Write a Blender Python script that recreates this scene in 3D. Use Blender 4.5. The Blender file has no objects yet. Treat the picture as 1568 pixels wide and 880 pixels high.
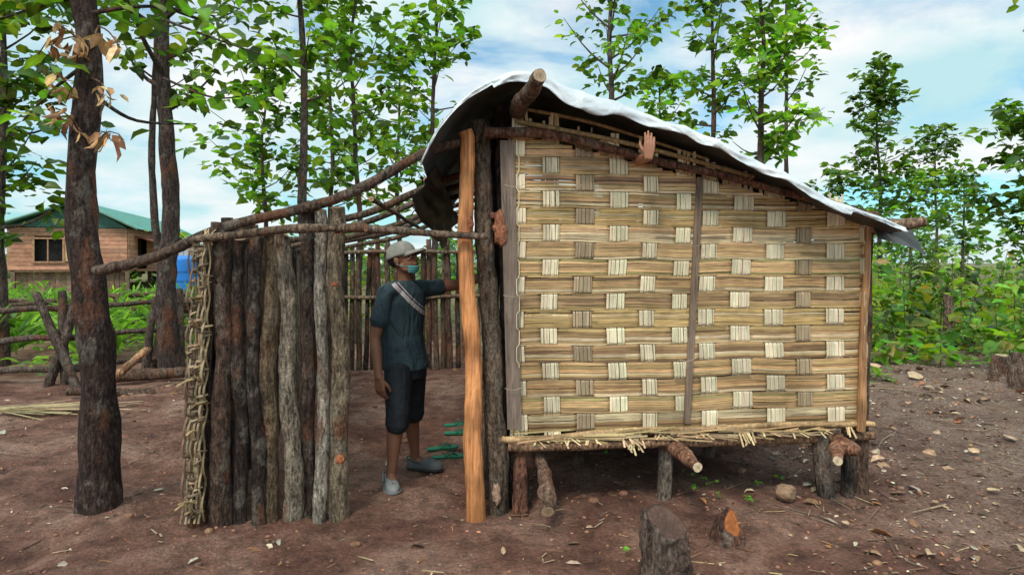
import bpy, math, random
import numpy as np
from mathutils import Vector, Matrix, noise
R=random.Random(7)
F=958.0; CH=1.5
def PX(x,y,Y): return Vector(((x-784)/F*Y, Y, CH-(y-400)/F*Y))
sc=bpy.context.scene
sc.view_settings.view_transform='Standard'; sc.view_settings.look='None'; sc.view_settings.exposure=0
# ---------------------------------------------------------------- builders
class MB:
    def __init__(s): s.v=[];s.f=[];s.m=[];s.c=[];s.s=[]
    def add(s,vs,fs,col=(1,1,1),mat=0,smooth=True):
        o=len(s.v); s.v.extend([tuple(v) for v in vs])
        if isinstance(col,list): s.c.extend(col)
        else: s.c.extend([col]*len(vs))
        s.f.extend([tuple(i+o for i in f) for f in fs])
        s.m.extend([mat]*len(fs)); s.s.extend([smooth]*len(fs))
    def build(s,name,mats,parent=None):
        me=bpy.data.meshes.new(name); me.from_pydata(s.v,[],s.f); me.update()
        ca=me.color_attributes.new('Col','FLOAT_COLOR','POINT')
        a=np.ones((len(s.v),4),dtype=np.float32); a[:,:3]=np.array(s.c,dtype=np.float32).reshape(-1,3)
        ca.data.foreach_set('color',a.ravel())
        me.polygons.foreach_set('material_index',s.m); me.polygons.foreach_set('use_smooth',s.s)
        for m in mats: me.materials.append(m)
        ob=bpy.data.objects.new(name,me); sc.collection.objects.link(ob)
        if parent: ob.parent=parent
        return ob
def empty(name,loc=(0,0,0)):
    e=bpy.data.objects.new(name,None); sc.collection.objects.link(e); e.empty_display_size=.2; return e
def jit(c,a,r=R):
    k=1+r.uniform(-a,a); return tuple(max(.002,x*k*(1+r.uniform(-a,a)*.25)) for x in c)
def catmull(P,n):
    P=[Vector(p) for p in P]
    if len(P)==2: return [P[0].lerp(P[1],i/n) for i in range(n+1)],[i/n for i in range(n+1)]
    out=[];ts=[];m=len(P)-1
    for i in range(n+1):
        t=i/n*m; k=min(int(t),m-1); f=t-k
        p0=P[max(k-1,0)];p1=P[k];p2=P[k+1];p3=P[min(k+2,m)]
        out.append(.5*((2*p1)+(p2-p0)*f+(2*p0-5*p1+4*p2-p3)*f*f+(3*p1-p0-3*p2+p3)*f**3)); ts.append(i/n)
    return out,ts
def tube(mb,P,rad,seg=10,n=None,col=(1,1,1),mat=0,capcol=None,capmat=None,rough=0,freq=5,wob=0,seed=0,flat=None,colvar=0):
    n=n or max(len(P)-1,1)
    pts,ts=catmull(P,n)
    so=Vector((seed*3.17,seed*1.31,seed*.77))
    if wob:
        pts=[p+wob*noise.noise_vector(p*1.6+so)*(1 if 0<i<n else .3) for i,p in enumerate(pts)]
    m=len(rad)-1; vs=[];cs=[]
    up=None
    for i,p in enumerate(pts):
        d=(pts[min(i+1,n)]-pts[max(i-1,0)]).normalized()
        if up is None:
            up=Vector((0,0,1)) if abs(d.z)<.9 else Vector((0,1,0))
            if flat is not None: up=Vector(flat[1])
        a=(up-d*up.dot(d)).normalized(); up=a; b=d.cross(a)
        t=ts[i]*m; k=min(int(t),m-1) if m>0 else 0
        r=rad[k]*(1-(t-k))+rad[min(k+1,m)]*(t-k) if m>0 else rad[0]
        for j in range(seg):
            th=2*math.pi*j/seg; dr=a*math.cos(th)*(flat[0] if flat else 1)+b*math.sin(th)
            rr=r
            if rough:
                q=p+dr*r
                rr=r*(1+rough*noise.noise(Vector((q.x*freq*3,q.y*freq*3,q.z*freq))+so)+rough*.6*noise.noise(q*freq*5+so))
            q=p+dr*rr; vs.append(q)
            if colvar:
                kk=1+colvar*noise.noise(q*7+so); cs.append(tuple(c*kk for c in col))
    fs=[(i*seg+j,i*seg+(j+1)%seg,(i+1)*seg+(j+1)%seg,(i+1)*seg+j) for i in range(n) for j in range(seg)]
    mb.add(vs,fs,cs if colvar else col,mat)
    cc=capcol or col; cm=mat if capmat is None else capmat
    for e,o in ((0,0),(1,n*seg)):
        ring=vs[o:o+seg]; ce=sum(ring,Vector())/seg
        inner=[ce+(q-ce)*.86 for q in ring]
        ff=[]
        for j in range(seg):
            k=(j+1)%seg
            ff+= [(j,k,seg+k,seg+j),(seg+j,seg+k,2*seg)] if e else [(k,j,seg+j,seg+k),(seg+k,seg+j,2*seg)]
        mb.add(ring+inner+[ce],ff,[tuple(c*.45 for c in cc)]*seg+[cc]*seg+[tuple(c*.7 for c in cc)],cm,False)
def chain(mb,P,rad,seg=12,n=None,flat=None):
    P=[Vector(p) for p in P]
    d0=(P[0]-P[1]).normalized(); d1=(P[-1]-P[-2]).normalized()
    Q=[P[0]+d0*rad[0]*.8,P[0]+d0*rad[0]*.5]+P+[P[-1]+d1*rad[-1]*.5,P[-1]+d1*rad[-1]*.8]
    rr=[rad[0]*.35,rad[0]*.8]+list(rad)+[rad[-1]*.8,rad[-1]*.35]
    vs=[];up=None;N=len(Q)
    for i,p in enumerate(Q):
        d=(Q[min(i+1,N-1)]-Q[max(i-1,0)]).normalized()
        if up is None: up=Vector(flat[1]) if flat else (Vector((0,1,0)) if abs(d.y)<.8 else Vector((0,0,1)))
        a=(up-d*up.dot(d)).normalized(); up=a;b=d.cross(a)
        for j in range(seg):
            th=2*math.pi*j/seg; vs.append(p+(a*math.cos(th)*(flat[0] if flat else 1)+b*math.sin(th))*rr[i])
    fs=[(i*seg+j,i*seg+(j+1)%seg,(i+1)*seg+(j+1)%seg,(i+1)*seg+j) for i in range(N-1) for j in range(seg)]
    fs+=[tuple(reversed(range(seg))),tuple((N-1)*seg+j for j in range(seg))]
    mb.add(vs,fs)
def ellip(mb,c,r,M=None,nu=20,nv=12,col=(1,1,1),mat=0,rough=0):
    vs=[];c=Vector(c)
    for i in range(1,nv):
        ph=math.pi*i/nv
        for j in range(nu):
            th=2*math.pi*j/nu
            p=Vector((r[0]*math.sin(ph)*math.cos(th),r[1]*math.sin(ph)*math.sin(th),r[2]*math.cos(ph)))
            vs.append(p)
    vs+= [Vector((0,0,r[2])),Vector((0,0,-r[2]))]
    vs=[c+p*(1+rough*noise.noise((c+p)*28)) for p in vs]
    if M is not None: vs=[M@p for p in vs]
    fs=[(i*nu+j,(i+1)*nu+j,(i+1)*nu+(j+1)%nu,i*nu+(j+1)%nu) for i in range(nv-2) for j in range(nu)]
    T=(nv-1)*nu
    fs+=[(T,j,(j+1)%nu) for j in range(nu)]+[(T+1,(nv-2)*nu+(j+1)%nu,(nv-2)*nu+j) for j in range(nu)]
    mb.add(vs,fs,col,mat)
def box(mb,O,A,B,C,col=(1,1,1),mat=0):
    O=Vector(O);A=Vector(A);B=Vector(B);C=Vector(C)
    vs=[O,O+A,O+A+B,O+B,O+C,O+A+C,O+A+B+C,O+B+C]
    mb.add(vs,[(0,3,2,1),(4,5,6,7),(0,1,5,4),(1,2,6,5),(2,3,7,6),(3,0,4,7)],col,mat,False)
LT=np.array([(0,0,0),(.3,.5,.05),(.32,0,-.03),(.3,-.5,.05),(.72,.42,.0),(.72,0,-.09),(.72,-.42,.0),(1,0,-.22)],dtype=np.float32)
LF=np.array([(0,2,1),(0,3,2),(1,2,5),(1,5,4),(2,3,6),(2,6,5),(4,5,7),(5,6,7)],dtype=np.int32)
class Leaves:
    def __init__(s): s.p=[];s.d=[];s.s=[];s.c=[];s.w=[]
    def add(s,p,d,size,col,w=.62): s.p.append(tuple(p));s.d.append(tuple(d));s.s.append(size);s.c.append(col);s.w.append(w)
    def build(s,name,mat,parent=None,seed=1,tilt=.5,flatground=False):
        n=len(s.p); rs=np.random.RandomState(seed)
        p=np.array(s.p,dtype=np.float32);d=np.array(s.d,dtype=np.float32);d/=np.linalg.norm(d,axis=1)[:,None]+1e-9
        up=np.zeros((n,3),dtype=np.float32);up[:,2]=1;up+=rs.normal(0,tilt,(n,3))
        sd=np.cross(up,d);sd/=np.linalg.norm(sd,axis=1)[:,None]+1e-9
        nn=np.cross(d,sd); L=np.array(s.s,dtype=np.float32)[:,None];W=np.array(s.w,dtype=np.float32)[:,None]
        fold=rs.uniform(-.3,2.2,(n,1)).astype(np.float32)
        V=np.zeros((n,8,3),dtype=np.float32)
        for k in range(8):
            x,y,z=LT[k]; V[:,k]=p+L*(x*d+W*y*sd+z*fold*nn)
        fa=(LF[None]+(np.arange(n)*8)[:,None,None]).reshape(-1).astype(np.int32)
        me=bpy.data.meshes.new(name); me.vertices.add(n*8); me.vertices.foreach_set('co',V.reshape(-1))
        nf=n*8; me.loops.add(nf*3); me.loops.foreach_set('vertex_index',fa)
        me.polygons.add(nf); me.polygons.foreach_set('loop_start',np.arange(nf,dtype=np.int32)*3)
        me.update(calc_edges=True); me.validate()
        ca=me.color_attributes.new('Col','FLOAT_COLOR','POINT')
        C=np.ones((n,8,4),dtype=np.float32); C[:,:,:3]=np.array(s.c,dtype=np.float32)[:,None,:]
        C[:,[2,5],:3]*=1.25
        ca.data.foreach_set('color',C.reshape(-1))
        me.materials.append(mat)
        ob=bpy.data.objects.new(name,me); sc.collection.objects.link(ob)
        if parent: ob.parent=parent
        return ob
# ---------------------------------------------------------------- materials
def N(nt,t,**k):
    n=nt.nodes.new(t)
    for a,b in k.items(): setattr(n,a,b)
    return n
def newmat(name):
    m=bpy.data.materials.new(name);m.use_nodes=True;nt=m.node_tree
    return m,nt,nt.nodes['Principled BSDF']
def noisetex(nt,scale,vec=(1,1,1),detail=6,rough=.6,dist=0):
    tc=N(nt,'ShaderNodeTexCoord');mp=N(nt,'ShaderNodeMapping');mp.inputs['Scale'].default_value=vec
    nt.links.new(tc.outputs['Object'],mp.inputs[0])
    n=N(nt,'ShaderNodeTexNoise');n.inputs['Scale'].default_value=scale;n.inputs['Detail'].default_value=detail;n.inputs['Roughness'].default_value=rough;n.inputs['Distortion'].default_value=dist
    nt.links.new(mp.outputs[0],n.inputs['Vector']);return n.outputs[0]
def ramp(nt,inp,stops):
    r=N(nt,'ShaderNodeValToRGB');e=r.color_ramp.elements
    while len(e)<len(stops): e.new(.5)
    for i,(p,c) in enumerate(stops):
        e[i].position=p; e[i].color=(c,c,c,1) if not isinstance(c,tuple) else (*c,1)
    nt.links.new(inp,r.inputs[0]);return r.outputs[0]
def mix(nt,a,b,fac=1,mode='MIX'):
    m=N(nt,'ShaderNodeMix',data_type='RGBA',blend_type=mode)
    for s,v in ((0,fac),(6,a),(7,b)):
        if hasattr(v,'is_linked'): nt.links.new(v,m.inputs[s])
        else: m.inputs[s].default_value=v if s==0 else (*v,1)
    return m.outputs[2]
def bump(nt,b,h,strength=.5,dist=.01):
    bn=N(nt,'ShaderNodeBump');bn.inputs['Strength'].default_value=strength;bn.inputs['Distance'].default_value=dist
    nt.links.new(h,bn.inputs['Height']);nt.links.new(bn.outputs[0],b.inputs['Normal'])
def vcmat(name,rough=.8,scale=20,vec=(1,1,1),lo=.55,hi=1.35,bs=.4,bd=.01,base=None,spec=.3,dist=0,dirt=0):
    m,nt,b=newmat(name)
    if base: c=N(nt,'ShaderNodeRGB');c.outputs[0].default_value=(*base,1);col=c.outputs[0]
    else: a=N(nt,'ShaderNodeVertexColor',layer_name='Col');col=a.outputs[0]
    n1=noisetex(nt,scale,vec,dist=dist)
    r=ramp(nt,n1,[(.3,lo),(.7,hi)])
    cc=mix(nt,col,r,1,'MULTIPLY')
    if dirt:
        nd=noisetex(nt,2.2,detail=7,rough=.65)
        cc=mix(nt,cc,ramp(nt,nd,[(.38,(1-dirt,1-dirt*1.1,1-dirt*1.2)),(.6,(1.05,1.05,1.05))]),1,'MULTIPLY')
    nt.links.new(cc,b.inputs['Base Color'])
    b.inputs['Roughness'].default_value=rough; b.inputs['Specular IOR Level'].default_value=spec
    if bs: bump(nt,b,n1,bs,bd)
    return m
def barkmat(name='bark',lich=.5):
    m,nt,b=newmat(name)
    a=N(nt,'ShaderNodeVertexColor',layer_name='Col').outputs[0]
    n1=noisetex(nt,30,(1.6,1.6,.35),8,.7,.4); n2=noisetex(nt,9,(1,1,.6),5,.7); n3=noisetex(nt,70,(1,1,.5),4)
    c=mix(nt,a,ramp(nt,n1,[(.36,.25),(.5,1.),(.66,2.1)]),1,'MULTIPLY')
    c=mix(nt,c,mix(nt,a,(.42,.38,.30),.45),ramp(nt,n2,[(.54,0.),(.61,lich)]))
    c=mix(nt,c,(.22,.085,.04),ramp(nt,noisetex(nt,5,(1,1,.5),4,.6),[(.56,0.),(.64,.6)]))
    c=mix(nt,c,ramp(nt,n3,[(.3,.5),(.7,1.5)]),1,'MULTIPLY')
    nt.links.new(c,b.inputs['Base Color']); b.inputs['Roughness'].default_value=.85;b.inputs['Specular IOR Level'].default_value=.25
    ad=N(nt,'ShaderNodeMath',operation='ADD');nt.links.new(n1,ad.inputs[0]);nt.links.new(n3,ad.inputs[1])
    bump(nt,b,ad.outputs[0],1.0,.028); return m
def leafmat(name,tr=.42,rough=.42):
    m,nt,b=newmat(name)
    a=N(nt,'ShaderNodeVertexColor',layer_name='Col').outputs[0]
    c=mix(nt,a,ramp(nt,noisetex(nt,9,detail=2),[(.3,.75),(.7,1.3)]),1,'MULTIPLY')
    nt.links.new(c,b.inputs['Base Color']);b.inputs['Roughness'].default_value=rough;b.inputs['Specular IOR Level'].default_value=.4
    t=N(nt,'ShaderNodeBsdfTranslucent'); nt.links.new(mix(nt,c,(2.1,2.1,.6),1,'MULTIPLY'),t.inputs[0])
    ms=N(nt,'ShaderNodeMixShader');ms.inputs[0].default_value=tr
    nt.links.new(b.outputs[0],ms.inputs[1]);nt.links.new(t.outputs[0],ms.inputs[2])
    nt.links.new(ms.outputs[0],nt.nodes['Material Output'].inputs[0]);return m
BARK=barkmat(); LEAF=leafmat('leaf'); DRY=vcmat('dry_leaf',.8,30,bs=.2)
WOOD=vcmat('stripped_wood',.6,14,(4,4,.3),.45,1.5,.6,.010,dist=.8,dirt=.25)
CUT=vcmat('cut_wood',.7,60,(1,1,1),.6,1.3,.5,.005)
BAM=vcmat('split_bamboo',.6,16,(.7,.7,9),.66,1.28,.35,.003,dirt=.25)
BAMV=vcmat('split_bamboo_upright',.6,16,(9,9,.7),.74,1.2,.35,.003,dirt=.2)
SKIN=vcmat('skin',.5,8,lo=.85,hi=1.12,bs=.08,base=(.235,.10,.056),spec=.4)
# ---------------------------------------------------------------- ground
def axis(n,lin,far):
    t=np.linspace(-1,1,n); return lin*t+ (far-lin)*np.sign(t)*np.abs(t)**7
def gh(x,y):
    v=Vector((x,y,0))
    h=.035*noise.noise(v*.9)+.024*noise.noise(v*3.1)+.018*noise.noise(v*8)
    k=max(0,min(1,(y-9)/12)); h+=k*.12*noise.noise(v*.25)
    if x>2.4: h+=min(1,(x-2.4)/1.5)*(.05*noise.noise(v*1.7)+.03)
    h+=.05*math.exp(-((x+2.46)**2+(y-3.73)**2)/.12)
    return h
xs=axis(360,8,500); ys=axis(360,8,500)+5
gv=[]
for y in ys:
    for x in xs: gv.append((x,y,gh(x,y) if abs(x)<60 and abs(y)<60 else 0))
nx=len(xs)
gf=[(j*nx+i,j*nx+i+1,(j+1)*nx+i+1,(j+1)*nx+i) for j in range(len(ys)-1) for i in range(nx-1)]
def groundmat():
    m,nt,b=newmat('red_soil')
    n1=noisetex(nt,1.3,detail=7,rough=.62,dist=.5);n2=noisetex(nt,7,detail=8,rough=.7);n3=noisetex(nt,45,detail=6,rough=.75)
    c=ramp(nt,n1,[(.36,(.185,.078,.053)),(.48,(.31,.148,.100)),(.57,(.43,.235,.165)),(.70,(.55,.34,.25))])
    c=mix(nt,c,ramp(nt,n2,[(.32,.45),(.5,1.),(.68,1.35)]),1,'MULTIPLY')
    c=mix(nt,c,ramp(nt,n3,[(.3,.5),(.52,1.),(.7,1.5)]),1,'MULTIPLY')
    tc=N(nt,'ShaderNodeTexCoord');sp=N(nt,'ShaderNodeSeparateXYZ');nt.links.new(tc.outputs['Object'],sp.inputs[0])
    def mr(o,a,bb):
        q=N(nt,'ShaderNodeMapRange');q.inputs[1].default_value=a;q.inputs[2].default_value=bb;nt.links.new(o,q.inputs[0]);return q.outputs[0]
    rx=mr(sp.outputs[0],2.0,3.6)
    c=mix(nt,c,mix(nt,(.15,.105,.075),(.48,.38,.29),ramp(nt,n3,[(.4,0.),(.62,1.)])),mix(nt,(0,0,0),rx,ramp(nt,n2,[(.35,.1),(.6,.75)])))
    fy=mr(sp.outputs[1],9.5,16)
    c=mix(nt,c,(.09,.15,.03),mix(nt,(0,0,0),fy,ramp(nt,n2,[(.4,.2),(.6,.9)])))
    nt.links.new(c,b.inputs['Base Color']);b.inputs['Roughness'].default_value=.85;b.inputs['Specular IOR Level'].default_value=.3
    ad=N(nt,'ShaderNodeMath',operation='MULTIPLY_ADD');ad.inputs[1].default_value=2.6;nt.links.new(n2,ad.inputs[0]);nt.links.new(n3,ad.inputs[2])
    bump(nt,b,ad.outputs[0],1.0,.05); return m
mb=MB();mb.add(gv,gf);mb.build('ground',[groundmat()])
# litter
mb=MB()
lf=Leaves()
for i in range(13500):
    if R.random()<.62: x=R.uniform(1.9,9);y=R.uniform(2.2,12)
    else: x=R.uniform(-5.5,3);y=R.uniform(2.0,9)
    if -1.7<x<-.1 and 3.4<y<8 and R.random()<.8: continue
    if x<1.9 and noise.noise(Vector((x*1.4,y*1.4,5)))<-.1 and R.random()<.7: continue
    a=R.uniform(0,6.28); s=R.choice([.012,.02,.03,.045]) if R.random()<.92 else R.uniform(.07,.14)
    if x<1.6: s*=.6
    c=R.choice([(.40,.27,.16),(.20,.11,.06),(.50,.39,.26),(.12,.07,.05),(.36,.16,.07),(.42,.36,.28)])
    lf.add((x,y,gh(x,y)+.006),(math.cos(a),math.sin(a),R.uniform(-.1,.35)),s,jit(c,.3),R.uniform(.25,.7))
lf.build('leaf_litter',DRY,seed=3,tilt=.35)
for i in range(1300):
    x=R.uniform(-5,8);y=R.uniform(2.2,11)
    if x<1.8 and R.random()<.5: continue
    if -1.9<x<0.1 and 3<y<9: continue
    a=R.uniform(0,6.28);L=R.uniform(.04,.3)*(1 if x>1.8 else .45);z=gh(x,y)+.006
    k=1.8 if R.random()<.10 and x>1.8 else 1;L*=k*k
    tube(mb,[(x,y,z),(x+L*.5*math.cos(a)+R.gauss(0,.01+.03*(k>1)),y+L*.5*math.sin(a),z+.004),(x+L*math.cos(a),y+L*math.sin(a),z+R.uniform(0,.012))],[.004*k,.003*k,.002*k],5,4,jit(R.choice([(.26,.18,.12),(.12,.08,.06),(.40,.30,.19)]),.2))
mb.build('fallen_twigs',[DRY])
mb=MB()
for i in range(190):
    if R.random()<.7: x=R.uniform(-.4,2.6);y=R.uniform(2.5,4.4)
    else: x=R.uniform(-4,-.3);y=R.uniform(2.4,3.6)
    a=R.uniform(0,6.28);L=R.choice([.02,.03,.05,.08,.12])*R.uniform(.6,1.2);w_=R.uniform(.004,.010)
    d=Vector((math.cos(a),math.sin(a),R.gauss(0,.06)));s=Vector((-d.y,d.x,0))
    box(mb,Vector((x,y,gh(x,y)+.006)),d*L,s*w_,Vector((0,0,.002)),jit(R.choice([(.50,.36,.19),(.42,.19,.08),(.42,.31,.18),(.28,.16,.09)]),.25))
mb.build('bamboo_offcuts',[BAM])
mb=MB()
for i in range(2800):
    x=R.uniform(-5,6);y=2.1+R.random()**1.4*6;r=R.uniform(.003,.012)
    if R.random()<.05:r*=2.4
    ellip(mb,(x,y,gh(x,y)+r*.2),(r*R.uniform(.8,1.5),r*R.uniform(.8,1.4),r*.7),None,7,5,jit((.28,.14,.092),.45))
mb.build('soil_clods',[vcmat('clod',.9,60)])
# ---------------------------------------------------------------- trees
GREENS=[(.09,.185,.022),(.13,.265,.03),(.18,.34,.04),(.055,.12,.018),(.22,.36,.05)]
def teak(x,y,h,r,lo,cr,nb,seed,lean=(0,0),ls=.27,per=9,bark=(.09,.066,.052),tone=1,name='teak_tree',thin=.78):
    rd=random.Random(seed);E=empty(name);mb=MB();lf=Leaves()
    nb=int(nb*thin)
    tp=[Vector((x+lean[0]*t*h+rd.gauss(0,.035)*h*.15*(t>0),y+lean[1]*t*h+rd.gauss(0,.03)*h*.15*(t>0),t*h-.08*(t==0))) for t in [i/7 for i in range(8)]]
    tube(mb,[tp[0],tp[0].lerp(tp[1],.15)]+tp[1:],[r*1.75,r*1.15]+[r*(1-.8*(i/7)**1.2) for i in range(1,8)],14,60,bark,rough=.2,seed=seed,colvar=.5)
    def tpt(z):
        t=max(0,min(.999,z/h))*7;k=int(t);return tp[k].lerp(tp[k+1],t-k)
    for b in range(nb):
        tt=(b+rd.random())/nb; z=lo+(h-lo)*tt*.98; s=tpt(z)
        L=cr*(math.sin(math.pi*(.22+.72*tt))**.8)*rd.uniform(.5,1.25)+.15
        az=b*2.4+rd.uniform(-.5,.5);el=rd.uniform(.15,.9)*(1-.2*tt)+tt*.3
        d=Vector((math.cos(az)*math.cos(el),math.sin(az)*math.cos(el),math.sin(el)))
        m1=s+d*L*.5+Vector((0,0,-.04*L));e=s+d*L+Vector((0,0,.12*L))
        br=max(.006,r*.33*(1-.6*tt)*min(1,L))
        tube(mb,[s,m1,e],[br,br*.6,.005],5,5,bark)
        pts,_=catmull([s,m1,e],8)
        for k in range(3,9):
            if rd.random()<.3: continue
            c=pts[k]+Vector((rd.gauss(0,.1),rd.gauss(0,.1),rd.gauss(0,.07)))*L
            shade=rd.choice([.45,.7,1,1,1.3])*tone
            for q in range(int(per*rd.uniform(.5,1.4))):
                a2=rd.uniform(0,6.28);dd=Vector((math.cos(a2),math.sin(a2),rd.uniform(-.75,.25)))+d*.4
                g=rd.choice(GREENS);g=tuple(v*shade*rd.uniform(.8,1.2) for v in g)
                lf.add(c+dd*ls*.22+Vector((rd.gauss(0,.3),rd.gauss(0,.3),rd.gauss(0,.26)))*ls,dd,ls*rd.uniform(.4,1.1),g,rd.uniform(.5,.72))
    mb.build('trunk',[BARK],E)
    lf.build('foliage',LEAF,E,seed)
    return E
def tx(px,Y): return (px-784)/F*Y
T=teak(-2.46,3.73,6.5,.098,3.0,1.55,34,11,lean=(-.036,.0),ls=.17,per=7,bark=(.055,.032,.026),tone=.75,thin=.66)
lf=Leaves();rd=random.Random(5);mb=MB()
for (px,py,qx,qy) in [(140,60,75,70),(135,90,95,40),(150,40,185,75),(140,120,170,150),(130,210,85,165),(120,150,75,110),(150,215,180,205)]:
    p=PX(px,py,3.7);q=PX(qx,qy,3.55);tube(mb,[p,p.lerp(q,.5)+Vector((0,0,.03)),q],[.006,.003],5,6,(.2,.12,.08))
    for k in range(13):
        c=p.lerp(q,rd.uniform(.25,1.1))
        lf.add(c+Vector((rd.gauss(0,.03),rd.gauss(0,.03),rd.gauss(0,.02))),(rd.gauss(0,.7),rd.gauss(0,.5),-.7),rd.uniform(.05,.13),jit(rd.choice([(.50,.29,.12),(.62,.42,.20),(.34,.17,.08)]),.3),rd.uniform(.2,.5))
mb.build('dead_twigs',[BARK],T)
lf.build('dried_leaves',DRY,T,4,tilt=1.2)
def branch(pts,per,ls,seed,parent,tone=1.0,k0=2,n=9):
    rd=random.Random(seed);mb=MB();lf=Leaves()
    tube(mb,pts,[.016,.010,.005],6,12,(.07,.05,.04),rough=.1)
    pp,_=catmull(pts,n)
    for p in pp[k0:]:
        for q in range(per):
            a=rd.uniform(0,6.28);dd=Vector((math.cos(a),math.sin(a),rd.uniform(-.8,.2)))
            g=rd.choice(GREENS);g=tuple(v*tone*rd.uniform(.7,1.2) for v in g)
            lf.add(p+Vector((rd.gauss(0,.5),rd.gauss(0,.5),rd.gauss(0,.35)))*ls,dd,ls*rd.uniform(.5,1.15),g,rd.uniform(.5,.7))
    mb.build('branch',[BARK],parent);lf.build('branch_foliage',LEAF,parent,seed)
branch([PX(145,90,3.73),PX(90,130,3.9),PX(35,185,4.2)],4,.15,1,T,.85)
branch([PX(140,20,3.73),PX(230,10,3.9),PX(330,25,4.2)],5,.15,2,T,.85)
branch([PX(150,150,3.75),PX(210,185,4.0),PX(300,190,4.6)],1,.14,3,T,1,4)
branch([PX(140,-10,3.73),PX(60,10,3.9),PX(-30,40,4.1)],6,.15,4,T,.75)
branch([PX(250,30,6.5),PX(330,60,6),PX(420,90,5.8)],5,.2,6,T,.9)
branch([PX(250,120,7),PX(330,150,6.6),PX(400,140,6.4)],3,.2,7,T,.9)
teak(tx(262,8.2),8.2,7.5,.13,3.4,1.7,22,21,lean=(-.02,0),ls=.22,per=8,bark=(.07,.048,.04),tone=.7)
teak(tx(236,8.6),8.6,7,.06,3.6,1.3,16,22,lean=(.0,0),ls=.22,per=7,bark=(.08,.06,.05),tone=.75)
teak(tx(2,9),9,6.2,.09,1.9,1.1,30,23,ls=.24,per=12,tone=.45,thin=.9)
teak(tx(458,10),10,8.5,.085,3.9,.9,20,24,lean=(.002,0),ls=.25,per=8,tone=.9)
teak(tx(400,12),12,5.3,.055,2.2,.95,26,25,lean=(.01,0),ls=.27,per=10,tone=.9,thin=.9)
teak(tx(548,11.5),11.5,7.6,.06,2.6,1.05,34,26,lean=(-.01,0),ls=.26,per=9,tone=.9)
teak(tx(505,14),14,8.5,.06,2.6,1.0,30,36,ls=.27,per=9,tone=.85)
teak(tx(660,12),12,7.2,.07,2.8,.9,32,27,lean=(.005,0),ls=.26,per=9,tone=.95)
teak(tx(610,15),15,6.6,.07,2.2,1.1,26,28,ls=.28,per=9,tone=.85)
teak(tx(935,13),13,8.4,.10,4.7,1.25,28,29,lean=(-.004,0),ls=.26,per=9,bark=(.14,.11,.10),tone=.9)
teak(tx(1010,17),17,6.6,.07,4.0,.9,16,30,ls=.3,per=8)
teak(tx(1088,14),14,8.2,.09,4.2,1.15,24,31,lean=(.01,0),ls=.27,per=9,tone=.8)
teak(tx(1162,12),12,8,.085,3.3,.85,34,32,lean=(.0,0),ls=.26,per=10,tone=1.2,thin=.9)
teak(tx(1205,15),15,8.6,.07,4.6,1.1,20,37,ls=.28,per=9,tone=1.1)
teak(tx(1347,24),24,8.9,.09,3.6,1.25,38,33,ls=.36,per=9,tone=.65,thin=.9)
teak(tx(1433,29),29,7.6,.08,3.0,1.2,26,34,ls=.40,per=8,tone=.62,thin=.9)
teak(tx(1285,26),26,5.2,.08,1.5,1.3,20,38,ls=.38,per=9,tone=.7)
teak(tx(1395,22),22,4.4,.06,1.4,1.0,18,39,ls=.34,per=9,tone=.85)
teak(tx(1572,15),15,5.0,.06,1.4,1.0,26,40,ls=.3,per=10,tone=.65,thin=.9)
teak(tx(1475,24),24,5.0,.06,1.5,1.0,20,41,ls=.36,per=9,tone=.75)
teak(tx(1700,5.5),5.5,6,.07,3.4,1.2,16,42,ls=.22,per=6,tone=.8)
# distant treeline
lf=Leaves();rd=random.Random(9)
for i in range(150):
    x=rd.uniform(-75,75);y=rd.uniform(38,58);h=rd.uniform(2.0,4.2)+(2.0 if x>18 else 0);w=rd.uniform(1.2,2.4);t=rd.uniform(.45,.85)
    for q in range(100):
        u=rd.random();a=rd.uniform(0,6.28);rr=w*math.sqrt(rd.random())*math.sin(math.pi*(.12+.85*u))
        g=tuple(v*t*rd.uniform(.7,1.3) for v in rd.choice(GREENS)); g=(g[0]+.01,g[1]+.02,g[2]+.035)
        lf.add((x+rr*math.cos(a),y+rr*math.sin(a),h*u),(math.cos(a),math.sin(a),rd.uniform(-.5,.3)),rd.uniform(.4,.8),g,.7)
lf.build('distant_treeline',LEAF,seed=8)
# right undergrowth
lf=Leaves();mb=MB();rd=random.Random(14)
for i in range(420):
    y=9.0+rd.random()**1.2*18; x=y*rd.uniform(.48,1.25)
    if i%9==0: x=y*rd.uniform(-.35,.5);y+=3
    if noise.noise(Vector((x*.5,y*.5,8)))<-.12 and y<14: continue
    h=rd.uniform(.25,.9)+(rd.random()<.38)*rd.uniform(.4,1.3)*min(1,(y-8)/6)
    tube(mb,[(x,y,-.02),(x+rd.gauss(0,.05),y,h*.5),(x+rd.gauss(0,.1),y,h)],[.012,.01,.005],5,3,(.14,.12,.07))
    t=rd.uniform(.3,1.25); base=rd.choice([GREENS[:3],GREENS[:3]+[(.30,.36,.05)],[GREENS[3],GREENS[0]],[(.26,.36,.05),(.2,.3,.05)]])
    nl=rd.uniform(.5,.85);wl=rd.choice([.4,.72,.8])
    for q in range(int(10+h*22)):
        z=h*rd.uniform(.1,1.05);a=rd.uniform(0,6.28);rr=rd.uniform(.02,.36)*(1.1-.4*z/h)
        g=tuple(v*t*rd.uniform(.7,1.3) for v in rd.choice(base))
        if rd.random()<.03: g=(.35,.22,.08)
        lf.add((x+rr*math.cos(a),y+rr*math.sin(a),z),(math.cos(a),math.sin(a),rd.uniform(-.7,.3)),rd.uniform(.12,.4)*nl,g,wl)
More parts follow.
